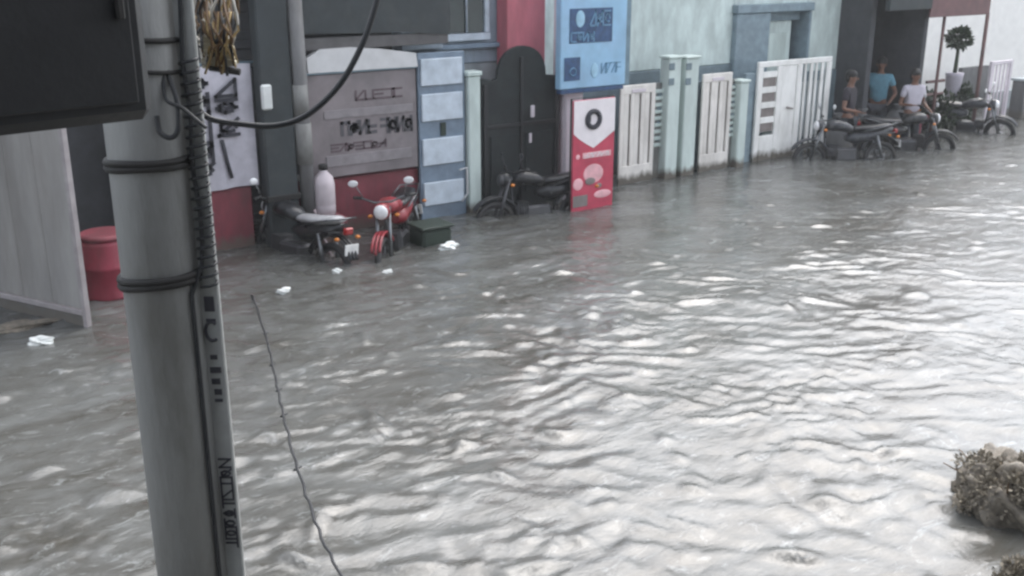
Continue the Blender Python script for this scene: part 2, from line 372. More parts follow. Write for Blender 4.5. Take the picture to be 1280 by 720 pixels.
# ------------------------------------------------------------------ motorcycles
def motorcycle(loc, rz, label, paint, seat=M['seatm'], lean=6, dark=False, sink=0.0):
    loc = (loc[0], loc[1], loc[2] - sink); STEEL = M['engine'] if dark else M['steel']; LENS = M['engine'] if dark else M['lens']
    t = thing('motorcycle', loc, label, 'motorcycle', 'motorcycles parked in the flood water', rz)
    t.rotation_euler = (R(lean), 0, rz)
    B = lambda mb, n, m, p=t: mb.build(n, m, p, world=False)
    def wheel(cx, rad):
        w = MB(); w.tube([(cx, -.05, rad), (cx, .05, rad)], .05, 12)
        for k in range(14):
            a = 2 * math.pi * k / 14; w.tube([(cx, .03 * (-1) ** k, rad), (cx + math.cos(a) * (rad - .06), 0, rad + math.sin(a) * (rad - .06))], .004, 4)
        w = B(w, 'wheel', STEEL)
        B(MB().ring((cx, 0, rad), rad - .045, .042), 'tyre', M['tyre'], w); B(MB().ring((cx, 0, rad), rad - .09, .014), 'rim', STEEL, w)
    wheel(.62, .3); wheel(-.6, .3)
    B(MB().tube([(.62, .075, .3), (.42, .075, .88)], .022).tube([(.62, -.075, .3), (.42, -.075, .88)], .022).tube([(.4, -.09, .88), (.4, .09, .88)], .02), 'fork', STEEL)
    g = MB()
    for s in (-.045, 0, .045):
        g.ring((.62, s, .3), .345, .017, a0=35 if s else 30, a1=150)
    B(g, 'front_mudguard', paint)
    g = MB()
    for s in (-.05, 0, .05): g.ring((-.6, s, .33), .355, .018, a0=20, a1=160)
    B(g, 'rear_mudguard', M['bikeblack'])
    hb = MB().tube([(.28, .36, 1.0), (.33, .26, 1.0), (.38, .1, .95), (.38, -.1, .95), (.33, -.26, 1.0), (.28, -.36, 1.0)], .013)
    hb = B(hb, 'handlebar', STEEL)
    for s in (1, -1): B(MB().tube([(.27, s * .37, 1.0), (.33, s * .25, 1.0)], .02), 'grip', M['tyre'], hb)
    for s in (1, -1):
        mr = B(MB().tube([(.33, s * .24, 1.0), (.36, s * .3, 1.15)], .006), 'mirror_stem', STEEL)
        B(MB().ell((.36, s * .33, 1.18), (.012, .06, .04)), 'mirror', LENS, mr)
    h = B(MB().ell((.46, 0, .86), (.09, .1, .1)), 'headlight', paint); B(MB().ell((.515, 0, .86), (.045, .085, .085)), 'lens', LENS, h)
    B(MB().loft([(.36, 0, .84, .03, .03), (.30, 0, .86, .11, .08), (.18, 0, .87, .14, .1), (.02, 0, .84, .13, .09), (-.1, 0, .80, .08, .05)]), 'fuel_tank', paint)
    B(MB().loft([(-.06, 0, .80, .08, .035), (-.15, 0, .81, .12, .05), (-.4, 0, .82, .135, .055), (-.65, 0, .86, .12, .05), (-.74, 0, .87, .06, .02)]), 'seat', seat)
    B(MB().loft([(.02, 0, .66, .06, .05), (-.15, 0, .66, .12, .11), (-.45, 0, .7, .11, .09), (-.78, 0, .8, .06, .04)]), 'side_panel', paint)
    e = MB().box(-.16, .2, -.11, .11, .28, .5, .03).loft([(.12, 0, .42, .09, .09), (.34, 0, .46, .08, .08)], 12)
    for k in range(5): e.box(.17 + k * .035, .185 + k * .035, -.1, .1, .36, .56, .003)
    B(e, 'engine', M['engine'])
    B(MB().tube([(.38, 0, .84), (.36, 0, .55), (.2, 0, .24), (-.2, 0, .26), (-.3, 0, .6), (.0, 0, .76), (.38, 0, .84)], .02).tube([(-.2, .09, .3), (-.6, .1, .3)], .016).tube([(-.2, -.09, .3), (-.6, -.1, .3)], .016).tube([(-.25, .1, .68), (-.8, .08, .74)], .015), 'frame', M['bikeblack'])
    for s in (1, -1): B(MB().tube([(-.58, s * .12, .33), (-.48, s * .12, .7)], .028), 'shock_absorber', STEEL)
    B(MB().tube([(.3, -.1, .34), (.2, -.13, .22), (-.1, -.15, .25), (-.75, -.17, .34)], [.02, .022, .03, .04], 10), 'exhaust_pipe', STEEL)
    B(MB().box(-.86, -.8, -.06, .06, .72, .8, .015), 'tail_light', M['taillens'])
    B(MB().box(-.9, -.885, -.1, .1, .5, .62, .003), 'number_plate', M['plate'])
    B(MB().tube([(-.2, .12, .75), (-.55, .16, .84), (-.82, .12, .9), (-.82, -.12, .9), (-.55, -.16, .84), (-.2, -.12, .75)], .011), 'grab_rail', STEEL)
    for x_, z_ in ((.42, .8), (-.82, .68)):
        for s in (1, -1): B(MB().ell((x_, s * .16, z_), (.03, .03, .022)), 'indicator', M['orange'])
    B(MB().tube([(-.05, .1, .28), (-.1, .26, .01)], .012), 'side_stand', M['bikeblack'])
    return t
def gp(px, py, y_=None):
    g_ = G(px, py, GZ); return (g_.x, g_.y, GZ)
motorcycle((4.55, -.42, GZ), R(108), 'black motorcycle with a highlight painted pale over its seat beside the brick red wall, nearest the metal pole', M['bikeblack'], M['seatsheen'], sink=.08)
motorcycle((5.78, -.75, GZ), R(226), 'red motorcycle with round white headlamp left of the blue banded door', M['bikered'], sink=.06)
motorcycle((8.0, -.5, GZ), R(170), 'dark motorcycle parked against the black arched gate', M['bikeblack'], dark=True, sink=.08)
motorcycle((14.42, -.42, GZ), R(150), 'dark grey motorcycle parked side on in front of the white louvred gate', M['bikegrey'])
motorcycle((16.05, -.35, GZ), R(-38), 'black motorcycle low in the water in front of the dark shop, lamp to the right', M['bikeblack'])
motorcycle((18.75, .15, GZ), R(-70), 'grey motorcycle under the rusty shed, farthest of all from the metal pole', M['bikegrey'])

# ------------------------------------------------------------------ near pole and what hangs on it
pc = T(207, 360, 3.55); px_, py_ = pc.x, pc.y
pole = thing('utility_pole', (px_, py_, GZ), 'pale galvanised utility pole standing in the water close by on the left', 'utility pole')
MB().tube([(px_, py_, GZ - .3), (px_, py_, 5.6)], [.137, .137], 40).build('pole', M['pole'], pole)
rt = Vector((math.cos(CY), -math.sin(CY), 0)); fw = Vector((math.sin(CY), math.cos(CY), 0))
def zat(pyv, t=3.5): return T(207, pyv, t).z
def strap(pyv, tilt, r=.016, n=2, rad=.141):
    s = MB()
    for j in range(n):
        pts = []
        for k in range(32):
            a = 2 * math.pi * k / 32; d = rt * math.cos(a) + fw * math.sin(a)
            pts.append(Vector((px_, py_, zat(pyv))) + d * rad + Vector((0, 0, tilt * math.cos(a) + (j - (n - 1) / 2) * r * 1.5 + .003 * math.sin(3 * a + j))))
        s.tube(pts, r, 8, closed=True)
    return s.build('strap', M['strap'], pole)
strap(193, .006, .012); strap(346, .014, .013); strap(41, .0, .009, 1); strap(77, -.006, .007, 1)
# flat conduit strapped on the right side of the pole with a black lashing round it
cx = pc + rt * .155 - fw * .03
cd = thing('cable_conduit', (cx.x, cx.y, GZ), 'pale flat cable conduit with black lettering, strapped to the right side of the pole', 'conduit')
MB().box(-.03, .036, -.012, .012, 0, 4.6, .005, mtx=Matrix.Translation((cx.x, cx.y, GZ)) @ Matrix.Rotation(-CY, 4, 'Z')).build('casing', M['conduit'], cd)
zb = lambda pyv: T(268, pyv, 3.62).z
fr = Matrix.Translation((cx.x, cx.y, 0)) @ Matrix.Rotation(-CY, 4, 'Z')
lt = MB(); r_ = random.Random(3)
for a_, b_ in ((358, 378), (388, 392), (438, 444), (455, 463), (471, 479), (486, 494), (500, 504)):
    z1, z0 = zb(a_), zb(b_)
    lt.box(-.012 + r_.uniform(-.004, .004), .018 + r_.uniform(-.006, .006), -.016, -.013, z0, z1, 0, mtx=fr)
glyphs2 = MB(); glyphs(glyphs2, -.016, .024, zb(722), zb(585), 9, -.0145, .006, 5, vertical=True); glyphs2.xf(fr)
lt.build('lettering', M['letter'], cd); glyphs2.build('lettering', M['letter'], cd)
arc = MB(); arc.tube([Vector((.004 + math.cos(R(a)) * .022, -.0155, zb(405) + math.sin(R(a)) * .034)) for a in range(50, 320, 15)], .0055, 6); arc.xf(fr); arc.build('lettering', M['letter'], cd)
# black cable running down the pole seam
cb = MB(); pts = []
for k in range(60):
    z = 5.4 - k * (5.4 - GZ) / 59; w = .134 + .006 * math.sin(k * 1.7)
    if z > zat(350): pts.append(Vector((px_, py_, z)) + rt * (w + .02) - fw * (.055 + .004 * math.sin(k)))
    else: pts.append(Vector((px_, py_, z)) + rt * (.115) - fw * (.085))
cb.tube(pts, .008, 8)
ob = cb.build('black_cable', M['cable']); tag(ob, 'black cable running straight down the right edge of the pole', 'cable')
tw = MB(); pts = []
for k in range(150):
    z = zb(60) + (zb(345) - zb(60)) * k / 149; a = k * .95
    pts.append(cx + Vector((0, 0, z - cx.z)) + rt * (.012 + .03 * math.cos(a)) - fw * (.02 + .02 * math.sin(a)))
tw.tube(pts, .0055, 6); tag(tw.build('lashing_wire', M['cable']), 'thin black wire coiled tightly round the upper conduit', 'wire')
# tangle of wires over the conduit
def wire(pxs, t, r, m, name, label, jit=0, group=None):
    pts = [T(x, y, t + (jit * math.sin(i * 2.1))) for i, (x, y) in enumerate(pxs)]
    out = []
    n = len(pts)
    for i in range(n - 1):
        p0, p1, p2, p3 = pts[max(i - 1, 0)], pts[i], pts[i + 1], pts[min(i + 2, n - 1)]
        for k in range(8):
            q = k / 8; out.append(.5 * ((2 * p1) + (p2 - p0) * q + (2 * p0 - 5 * p1 + 4 * p2 - p3) * q * q + (3 * p1 - p0 - 3 * p2 + p3) * q ** 3))
    out.append(pts[-1])
    return tag(MB().tube(out, r, 8).build(name, m), label, 'wire', group)
r_ = random.Random(11)
cols = [('brownw', 'brown'), ('yelloww', 'yellowed'), ('brownw', 'brown'), ('palew', 'white'), ('brownw', 'brown')]
bn = thing('wire_bundle', T(262, 40, 3.45), 'tangle of brown, white and yellowed wires beside the pole top', 'wires')
for k in range(30):
    m_, c_ = cols[k % 5]
    x0 = 228 + 68 * r_.random(); x1 = 252 + 42 * r_.random(); s_ = r_.uniform(.9, 1.02)
    base = [(x0 + r_.uniform(-10, 10), -70), (x0 + r_.uniform(-8, 8), -20), (x0 + r_.uniform(-9, 9), 15), ((x0 + x1) / 2 + r_.uniform(-12, 12), 42), (x1, 66), (x1 + r_.uniform(-4, 4), 82)]
    pts = [T(a, b, 3.48 + .05 * math.sin(k + i)) for i, (a, b) in enumerate(base)]
    out = []
    for i in range(len(pts) - 1):
        for q in range(6): out.append(pts[i].lerp(pts[i + 1], q / 6) + Vector((.004 * math.sin(k + q + i * 6),) * 3))
    MB().tube(out, r_.choice([.003, .004, .0055]), 6).build('wire', M[m_], bn)
ta = T(275, 84, 3.47)
tp = MB(); tm = Matrix.Translation((ta.x, ta.y, ta.z)) @ Matrix.Rotation(-CY, 4, 'Z')
for k in range(9):
    w_ = .058 - .0022 * k + r_.uniform(-.004, .004)
    tp.box(-w_, w_, -.02, .02, .001 + k * .0115, .0125 + k * .0115, .004, mtx=tm @ Matrix.Rotation(R(r_.uniform(-5, 5)), 4, 'Y'))
tp.build('tape_wrap', M['tape'], bn)
for k in range(14):
    xa, xb = r_.uniform(252, 296), r_.uniform(250, 300)
    pts = [T(xa, 15, 3.42), T(xa + r_.uniform(-6, 6), 38, 3.40), T((xa + xb) / 2 + r_.uniform(-5, 5), 58, 3.41), T(xb, r_.uniform(72, 95), 3.42)]
    MB().tube([pts[0], pts[0].lerp(pts[1], .5), pts[1], pts[1].lerp(pts[2], .5), pts[2], pts[3]], r_.choice([.003, .004, .005]), 6).build('wire', M[r_.choice(['brownw', 'brownw', 'yelloww', 'cable'])], bn)
MB().tube([T(262, 84, 3.46), T(300, 90, 3.46)], .012, 8).build('clamp', M['strap'], bn)
wire([(233, 120), (260, 147), (300, 155), (345, 157), (385, 143), (425, 105), (455, 50), (474, -10), (490, -80)], 3.5, .0105, M['cable'], 'black_cable', 'thick black cable sagging from the pole and rising to the upper right')
wire([(203, 30), (208, 85), (221, 125), (223, 160), (214, 172), (200, 165), (196, 145)], 3.25, .0085, M['cable'], 'looped_wire', 'black wire hanging in a loop against the pole below the steel box')
wire([(205, 60), (204, 100), (208, 125), (228, 135), (246, 150), (258, 160)], 3.24, .006, M['cable'], 'looped_wire', 'thin black wire crossing the pole above the loop')
for k in range(9):
    xa = 228 + 8 * k
    pts = [T(xa + r_.uniform(-6, 6), y_ + r_.uniform(-4, 4), 3.40 + .03 * math.sin(k * 2 + q)) for q, y_ in enumerate((-30, -5, 18, 34, 48 + 14 * r_.random()))]
    pts += [pts[-1] + rt * r_.uniform(-.05, .05) + Vector((0, 0, .02)), pts[-1] + rt * r_.uniform(-.06, .06) + Vector((0, 0, .09))]
    MB().tube([p.lerp(q_, f_) for p, q_ in zip(pts, pts[1:]) for f_ in (0, .33, .66)], .0045, 6).build('wire', M[('cable', 'brownw', 'palew')[k % 3]], bn)
# steel box at top left, fixed to the pole
A = G(197, 149, 2.88); B_ = G(-60, 179, 2.88); dv = (B_ - A).normalized(); L_ = (B_ - A).length
yaw = math.atan2(-dv.y, -dv.x)
mt = Matrix.Translation((A.x, A.y, 2.88)) @ Matrix.Rotation(yaw, 4, 'Z')
bx = thing('control_box', (A.x, A.y, 2.88), 'large black steel box fixed to the pole at its upper left', 'electrical box')
MB().box(-L_, 0, 0, .24, 0, .62, .028, mtx=mt).build('housing', M['black'], bx)
MB().box(-L_ + .05, -.05, -.012, -.001, .05, .57, .01, mtx=mt).build('door', M['black'], bx)
MB().box(-.09, -.07, -.03, -.013, .26, .36, .004, mtx=mt).build('latch', M['strap'], bx)
MB().box(-.11, -.01, .245, .33, .1, .14, .004, mtx=mt).build('bracket', M['strap'], bx)
# stay wire from the flooded street towards the viewer
pts = []
path = [(312, 352, None), (318, 376, 9.8), (335, 430, 8.3), (345, 475, 7.3), (352, 510, 6.7), (366, 566, 5.9), (383, 620, 5.2), (402, 672, 4.7), (428, 724, 4.3), (470, 800, 3.8)]
pts = [G(312, 362, -.15)] + [T(a, b, c) for a, b, c in path[1:]]
out = []
for i in range(len(pts) - 1):
    for q in range(5):
        out.append(pts[i].lerp(pts[i + 1], q / 5) + Vector((.006 * math.sin(i * 5 + q * 2.2), 0, .004 * math.cos(i * 3 + q))))
out.append(pts[-1])
sw = MB().tube(out, [.0095 * (1 - .3 * i / len(out)) for i in range(len(out))], 6)
for k in (4, 9, 13, 17, 21, 27):
    p = out[k]; sw.tube([p - Vector((.02, 0, .002)), p + Vector((.03, .01, .004))], .006, 5)
tag(sw.build('stay_wire', M['cable']), 'thin knotted black wire slanting out of the water towards the viewer', 'wire')

# ------------------------------------------------------------------ left: open metal gate leaf, red drum
a0 = Vector((1.98, -1.70, 0)); a1 = Vector((.6, 1.05, 0)); a1 = a0 + (Vector((1.41, -.59, 0)) - a0).normalized() * 2.1
dv = (a1 - a0); yaw = math.atan2(dv.y, dv.x); Lg = dv.length
top = 2.25
gm = Matrix.Translation((a0.x, a0.y, 0)) @ Matrix.Rotation(yaw, 4, 'Z')
gl = thing('gate_leaf', (a0.x, a0.y, GZ), 'tall pale grey sheet metal gate leaf swung open into the water at far left', 'gate')
sh = MB()
for k in range(5):
    xa = .05 + k * (Lg - .1) / 5; sh.box(xa, xa + (Lg - .1) / 5 - .004, -.008, .008, .18, top - .05, .004, mtx=gm)
sh.build('sheet', M['leaf'], gl)
MB().box(0, .05, -.03, .03, -.03, top, .006, mtx=gm).box(Lg - .05, Lg, -.03, .03, -.03, top, .006, mtx=gm).box(.052, Lg - .052, -.025, .025, top - .05, top - .002, .006, mtx=gm).box(.052, Lg - .052, -.025, .025, .12, .175, .006, mtx=gm).box(.3, Lg - .052, -.04, -.028, .24, .28, .006, mtx=gm).build('frame', M['leaff'], gl)
MB().box(.2, .23, -.05, -.012, .55, .8, .006, mtx=gm).build('handle', M['edge'], gl)
MB().box(.06, Lg - .06, -.012, .012, -.19, .115, .004, mtx=gm).build('kick_plate', M['greywall'], gl)
dr = thing('plastic_drum', (2.42, -.75, GZ), 'red plastic drum standing in the water between the gate leaf and the pole', 'drum')
MB().lathe((2.42, -.75, GZ), [(.25, 0), (.27, .05), (.27, .3), (.285, .32), (.27, .34), (.27, .6), (.285, .62), (.27, .64), (.265, .85), (.24, .9)], 28).build('barrel', M['drumred'], dr)
MB().lathe((2.42, -.75, GZ + .9), [(.25, 0), (.255, .03), (.22, .05)], 28).build('lid', M['redwall'], dr)

# ------------------------------------------------------------------ the shop building on the left
sb = thing('shop_building', (2.5, 1.5, GZ), 'dark two storey shop building behind the banner and faded board on the left', 'building')
MB().box(-4, 7.05, .9, 1.15, GZ, 4.5, .01).build('wall', M['darkwall'], sb)
MB().box(-4, 7.05, .62, .86, 2.9, 4.5, .01).build('upper_wall', M['greywall'], sb)
MB().box(-4, 7.05, 1.16, 6, GZ, 4.4, .01).build('rear_mass', M['greywall'], sb)
MB().box(-4.2, 7.05, .3, 6.2, 4.51, 4.65, .01).build('roof', M['roof'], sb)
MB().box(3.0, 3.2, .4, .88, GZ, 2.88, .01).build('pillar', M['greywall'], sb)
for x0_ in (.5, 3.4):
    w_ = MB().box(x0_, x0_ + 1.3, .585, .615, 3.2, 4.1, .01).build('window', M['frame'], sb); MB().box(x0_ + .08, x0_ + 1.22, .57, .583, 3.28, 4.02, .004).build('pane', M['glass'], w_)
# shutter behind the bikes
sh_ = MB()
for k in range(26): sh_.box(3.25, 6.95, .865 - .01 * (k % 2), .885, .0 + k * .105, .1 + k * .105, .01)
sh_.build('shutter', M['darkwall'], sb)

# awning
aw = thing('awning', (5.9, .3, 2.3), 'dark tarpaulin awning over the faded lettering board', 'awning')
def sheet(pts, th=.02):
    m = MB()
    return m
q = MB().prism([(4.9, 2.42), (5.6, 2.40), (6.3, 2.38), (6.96, 2.33), (6.99, 3.05), (4.85, 3.1)], -.02, .01); q.build('front_drop', M['awning'], aw)
q = MB(); bmx = Matrix.Translation((0, -.02, 3.06)) @ Matrix.Rotation(R(14), 4, 'X'); q.box(4.85, 7.0, 0, .66, 0, .02, .004, mtx=bmx); q.build('top_sheet', M['awning'], aw)
q = MB(); q.box(4.92, 6.95, .0, .03, 2.22, 2.36, .01); q.build('valance', M['awn2'], aw)
# light fascia beam
fb = MB().prism([(5.04, 1.97), (5.03, 2.14), (5.2, 2.235), (5.6, 2.24), (6.0, 2.2), (6.47, 2.13), (6.49, 1.965), (5.9, 1.97)], -.02, .06)
tag(fb.build('fascia_panel', M['lit']), 'long white plastic fascia panel right above the faded lettering board', 'panel')
# faded board
bd = thing('lettering_board', (5.72, .05, .72), 'faded grey pink vinyl board with rows of worn lettering', 'sign')
MB().box(4.98, 6.48, .02, .06, .72, 1.94, .008).build('panel', M['poster'], bd)
MB().box(5.22, 6.42, .008, .018, 1.42, 1.52, .003).box(5.22, 6.38, .008, .018, .85, .98, .003).build('pale_band', M['posterb'], bd)
MB().box(4.97, 6.49, .0, .07, 1.945, 1.98, .006).build('frame', M['edge'], bd)
q = MB(); glyphs(q, 5.45, 5.92, 1.22, 1.36, 4, .014, .04, 4); glyphs(q, 5.98, 6.42, 1.2, 1.36, 4, .014, .04, 8); q.build('lettering', M['ink'], bd)
q = MB(); glyphs(q, 5.3, 6.05, 1.03, 1.11, 7, .014, .022, 9); glyphs(q, 5.65, 6.3, 1.62, 1.72, 5, .014, .022, 19); q.build('lettering', M['ink2'], bd)
tag(MB().box(4.93, 6.52, .1, .3, GZ, .68, .01).build('low_wall', M['redwall']), 'low brick red wall under the faded board, behind the red motorcycle', 'wall')
tag(MB().box(3.35, 4.3, .1, .3, GZ, .72, .01).build('low_wall', M['redwall']), 'low brick red wall under the white brush lettered banner', 'wall')
# cloth banner
bn2 = thing('cloth_banner', (4.0, .1, .74), 'white cloth banner with thick black brush lettering behind the pole', 'banner')
def cloth(x0, x1, z0, z1, y, amp, nx=30, nz=30, seed=1, th=.006):
    r = random.Random(seed); ph = [r.uniform(0, 6) for _ in range(4)]
    def f(t):
        L1 = []
        for side in (0, 1):
            V = [[t.verts.new((x0 + (x1 - x0) * i / nx, y + side * th + amp * (math.sin(9 * i / nx + ph[0] + 1.5 * j / nz) + .5 * math.sin(21 * i / nx + ph[1] - 2 * j / nz)), z0 + (z1 - z0) * j / nz + amp * .5 * math.sin(7 * i / nx + ph[2]))) for i in range(nx + 1)] for j in range(nz + 1)]
            L1.append(V)
        for V, fl in ((L1[0], 0), (L1[1], 1)):
            for j in range(nz):
                for i in range(nx):
                    c = (V[j][i], V[j][i + 1], V[j + 1][i + 1], V[j + 1][i]); fc = t.faces.new(c if not fl else c[::-1]); fc.smooth = True
    m = MB(); m._new(f); return m
cloth(3.58, 4.38, .74, 2.12, .06, .012, seed=4).build('cloth', M['banner'], bn2)
q = MB()
glyphs(q, 3.66, 3.86, .9, 2.05, 6, .03, .045, 31, vertical=True); glyphs(q, 3.95, 4.18, 1.35, 2.0, 3, .03, .04, 33, vertical=True)
q.tube([(3.98, .034, 1.3), (4.02, .034, 1.05), (4.06, .034, .86)], .022, 4)
q.build('lettering', M['letter'], bn2)
MB().tube([(3.5, .07, 2.14), (4.45, .07, 2.13)], .015).build('top_rail', M['edge'], bn2)
# dark post and grey pipe
po = thing('wooden_post', (4.56, -.02, GZ), 'dark wide wooden post right of the white banner', 'post')
MB().box(4.42, 4.80, -.1, .1, GZ, 3.4, .02).build('shaft', M['awning'], po)
MB().box(4.40, 4.82, -.12, .12, .55, .62, .008).build('band', M['strap'], po)
pi = thing('drain_pipe', (4.95, -.06, GZ), 'grey concrete drain pipe standing between the dark post and the faded board', 'pipe')
MB().tube([(4.93, -.06, GZ), (4.9, -.06, 3.4)], .085, 20).build('pipe', M['greywall'], pi)
MB().tube([(4.915, -.06, .95), (4.91, -.06, 1.42)], .1, 20).tube([(4.905, -.06, 1.5), (4.9, -.06, 1.86)], .094, 20).build('sleeve', M['concrete'], pi)
sk = MB().box(4.40, 4.52, -.19, -.13, 1.62, 1.9, .03)
tag(sk.build('hanging_bag', M['bag']), 'small white plastic bag hanging on the dark post', 'bag')
# jerrycan on the wall, bent hose
jc = thing('water_can', (5.1, -.02, .4), 'milky white plastic water can with dark cap against the low red wall', 'container')
MB().lathe((5.12, -.1, .3), [(.1, 0), (.125, .02), (.128, .12), (.122, .14), (.128, .16), (.128, .38), (.11, .47), (.05, .53), (.045, .56)], 22).build('bottle', M['jerry'], jc)
MB().lathe((5.12, -.1, .86), [(.055, 0), (.055, .05), (.045, .06)], 16).build('cap', M['strap'], jc)
tag(MB().box(4.97, 5.32, -.28, .08, GZ, .295, .012).build('crate', M['redwall']), 'dull red crate under the white water can', 'crate')
hz = [P(393, 262, -.35), P(398, 285, -.45), P(408, 305, -.6), P(418, 330, -.9)]; 
out = []
for i in range(3):
    for k in range(6): out.append(hz[i].lerp(hz[i + 1], k / 6))
out.append(G(424, 345, -.1)); tag(MB().tube(out, .02, 8).build('hose', M['hose']), 'bent pinkish grey hose dropping into the water behind the black motorcycle', 'hose')
# dark crate / bags in front of the red bike
gb = thing('storage_bin', (6.05, -1.0, GZ), 'dark green plastic bin half under water right of the red motorcycle', 'bin')
MB().box(5.88, 6.28, -1.1, -.74, GZ, .2, .03).build('body', M['green'], gb); MB().box(5.86, 6.30, -1.12, -.72, .205, .24, .012).build('lid', M['green'], gb)

# ------------------------------------------------------------------ blue banded metal door stand
bdz = thing('banded_door', (6.9, 0, GZ), 'blue and white banded metal door beside the black arched gate', 'door')
MB().box(6.5, 7.18, .0, .05, GZ, 2.12, .008).build('panel', M['slate'], bdz)
bz = [(1.72, 2.05), (1.28, 1.62), (.72, 1.06), (.2, .5)]
for (a_, b_) in bz: MB().box(6.53, 7.13, -.03, -.002, a_, b_, .012).build('band', M['stripe'], bdz)
MB().box(6.8, 6.88, -.02, -.003, 1.08, 1.25, .004).build('lock_plate', M['green'], bdz)
MB().tube([(7.05, -.05, .62), (7.16, -.05, .64), (7.17, -.05, .3), (7.08, -.05, .2)], .012).build('handle', M['lit'], bdz)
dp = thing('door_post', (7.28, 0, GZ), 'white square post between the banded door and the black arched gate', 'post')
MB().box(7.2, 7.38, -.06, .12, GZ, 1.8, .012).build('shaft', M['mint'], dp); MB().box(7.18, 7.4, -.08, .14, 1.803, 1.86, .01).build('cap', M['mint'], dp)

# ------------------------------------------------------------------ blue grey house above the doors
bh = thing('blue_house', (7.5, 1.2, GZ), 'blue grey plastered house with framed windows behind the black arched gate', 'house')
MB().box(7.06, 8.72, .5, .9, 1.9, 4.3, .01).box(6.45, 7.05, .3, .55, 2.13, 2.55, .01).build('wall', M['bluewall'], bh)
MB().box(7.06, 8.72, .52, .9, GZ, 1.895, .01).build('lower_wall', M['palewall'], bh)
MB().box(7.06, 8.72, .91, 5.5, GZ, 4.2, .01).build('rear_mass', M['palewall'], bh)
MB().box(7.06, 8.75, .2, 5.7, 4.305, 4.45, .01).build('roof', M['roof'], bh)
MB().box(6.45, 8.0, .38, .49, 2.1, 2.16, .008).build('ledge', M['slate'], bh)
w_ = MB().box(7.13, 7.2, .42, .49, 2.3, 3.5, .008).box(7.78, 7.85, .42, .49, 2.3, 3.5, .008).box(7.13, 7.85, .4, .49, 2.2, 2.29, .008).box(7.202, 7.778, .42, .49, 3.4, 3.5, .008).build('window', M['stripe'], bh)
MB().box(7.205, 7.775, .46, .49, 2.3, 3.39, .002).build('pane', M['glass'], w_)
MB().tube([(7.5, .44, 2.3), (7.5, .44, 3.39)], .015).build('window_bar', M['stripe'], w_)
rc = thing('red_pillar', (8.25, .3, GZ), 'washed red wide pillar rising behind the black arched gate', 'pillar')
MB().box(7.98, 8.6, .2, .46, GZ, 4.4, .012).build('shaft', M['redcol'], rc); MB().box(7.95, 8.63, .17, .49, 4.455, 4.55, .01).build('cap', M['redcol'], rc)
pp = MB().tube([(8.7, .1, 1.0), (8.71, .1, 4.4)], .03, 12); tag(pp.build('downpipe', M['lilac']), 'thin pinkish white downpipe between the red pillar and the blue sign', 'pipe')
# black arched gate
ag = thing('arched_gate', (8.05, 0, GZ), 'black sheet metal gate with rounded arch top', 'gate')
out = [(7.41, GZ), (8.68, GZ), (8.68, 1.72), (8.5, 1.74)]
for a in range(0, 181, 12): out.append((8.06 + .39 * math.cos(R(a)), 1.72 + .42 * math.sin(R(a)) ** .8 if a not in (0, 180) else 1.74))
out += [(7.6, 1.72), (7.41, 1.76)]
MB().prism(out, -.02, .03).build('sheet', M['blackgate'], ag)
MB().box(8.02, 8.06, -.05, -.022, .0, 2.0, .005).box(7.44, 8.66, -.045, -.022, 1.1, 1.15, .005).box(7.44, 7.5, -.05, -.022, 0, 1.68, .005).box(8.6, 8.66, -.05, -.022, 0, 1.66, .005).build('frame', M['black'], ag)
MB().box(7.55, 7.98, -.035, -.022, .2, 1.0, .008).box(8.12, 8.55, -.035, -.022, .2, 1.0, .008).build('inset_panel', M['blackgate'], ag)
MB().box(8.18, 8.24, -.07, -.036, 1.2, 1.36, .01).box(8.16, 8.2, -.06, -.036, .86, .99, .006).build('latch', M['lilac'], ag)

# ------------------------------------------------------------------ signs: blue board, red stand-up banner
cp = thing('gate_pillar', (8.82, -.1, GZ), 'white pillar behind the red and white printed stand', 'pillar')
MB().box(8.73, 9.02, -.12, .1, GZ, 1.66, .012).build('shaft', M['lilac'], cp); MB().box(8.70, 9.05, -.15, .13, 1.665, 1.72, .01).build('cap', M['lilac'], cp)
bs = thing('blue_sign', (9.15, -.32, 1.45), 'pale blue shop sign with navy print hung above the red and white stand', 'sign')
sx0, sx1 = P(701, 60, -.3).x, P(783, 60, -.3).x; sz0, sz1 = P(742, 109, -.3).z, 3.05
MB().box(sx0, sx1, -.3, -.18, sz0, sz1, .012).build('panel', M['bluesign'], bs)
MB().box(sx0 + .02, sx1 - .02, -.29, -.19, sz0 - .06, sz0 - .003, .006).build('bottom_edge', M['navy'], bs)
MB().box(sx1 + .003, sx1 + .09, -.28, -.15, sz0 - .02, sz1, .006).build('side_frame', M['edge'], bs)
X_ = lambda p: P(p, 60, -.31).x
Z_ = lambda p, x=742: P(x, p, -.31).z
q = MB().box(X_(712), X_(765), -.306, -.302, Z_(53), Z_(10), 0).box(X_(706), X_(726), -.306, -.302, Z_(101, 716), Z_(72, 716), 0); q.build('navy_print', M['navy'], bs)
MB().ell((X_(725), -.307, Z_(23)), (.075, .003, .11), 12).build('light_print', M['skyblue'], bs)
q = MB(); glyphs(q, X_(737), X_(764), Z_(32), Z_(14), 3, -.309, .022, 51); glyphs(q, X_(714), X_(744), Z_(51), Z_(40), 4, -.309, .018, 52); q.ring((X_(717), -.309, Z_(88)), .05, .01, seg=16, mseg=4); q.build('light_print', M['midblue'], bs)
q = MB().ell((X_(744), -.305, Z_(88)), (.06, .004, .1), 12); q.build('pale_print', M['skyblue'], bs)
q = MB(); glyphs(q, X_(753), X_(778), Z_(92), Z_(80), 4, -.307, .014, 55); q.build('lettering', M['midblue'], bs)
for x_ in (sx0 + .2, sx1 - .2): MB().tube([(x_, -.18, 2.9), (x_, .95, 2.95)], .015).build('bracket', M['edge'], bs)

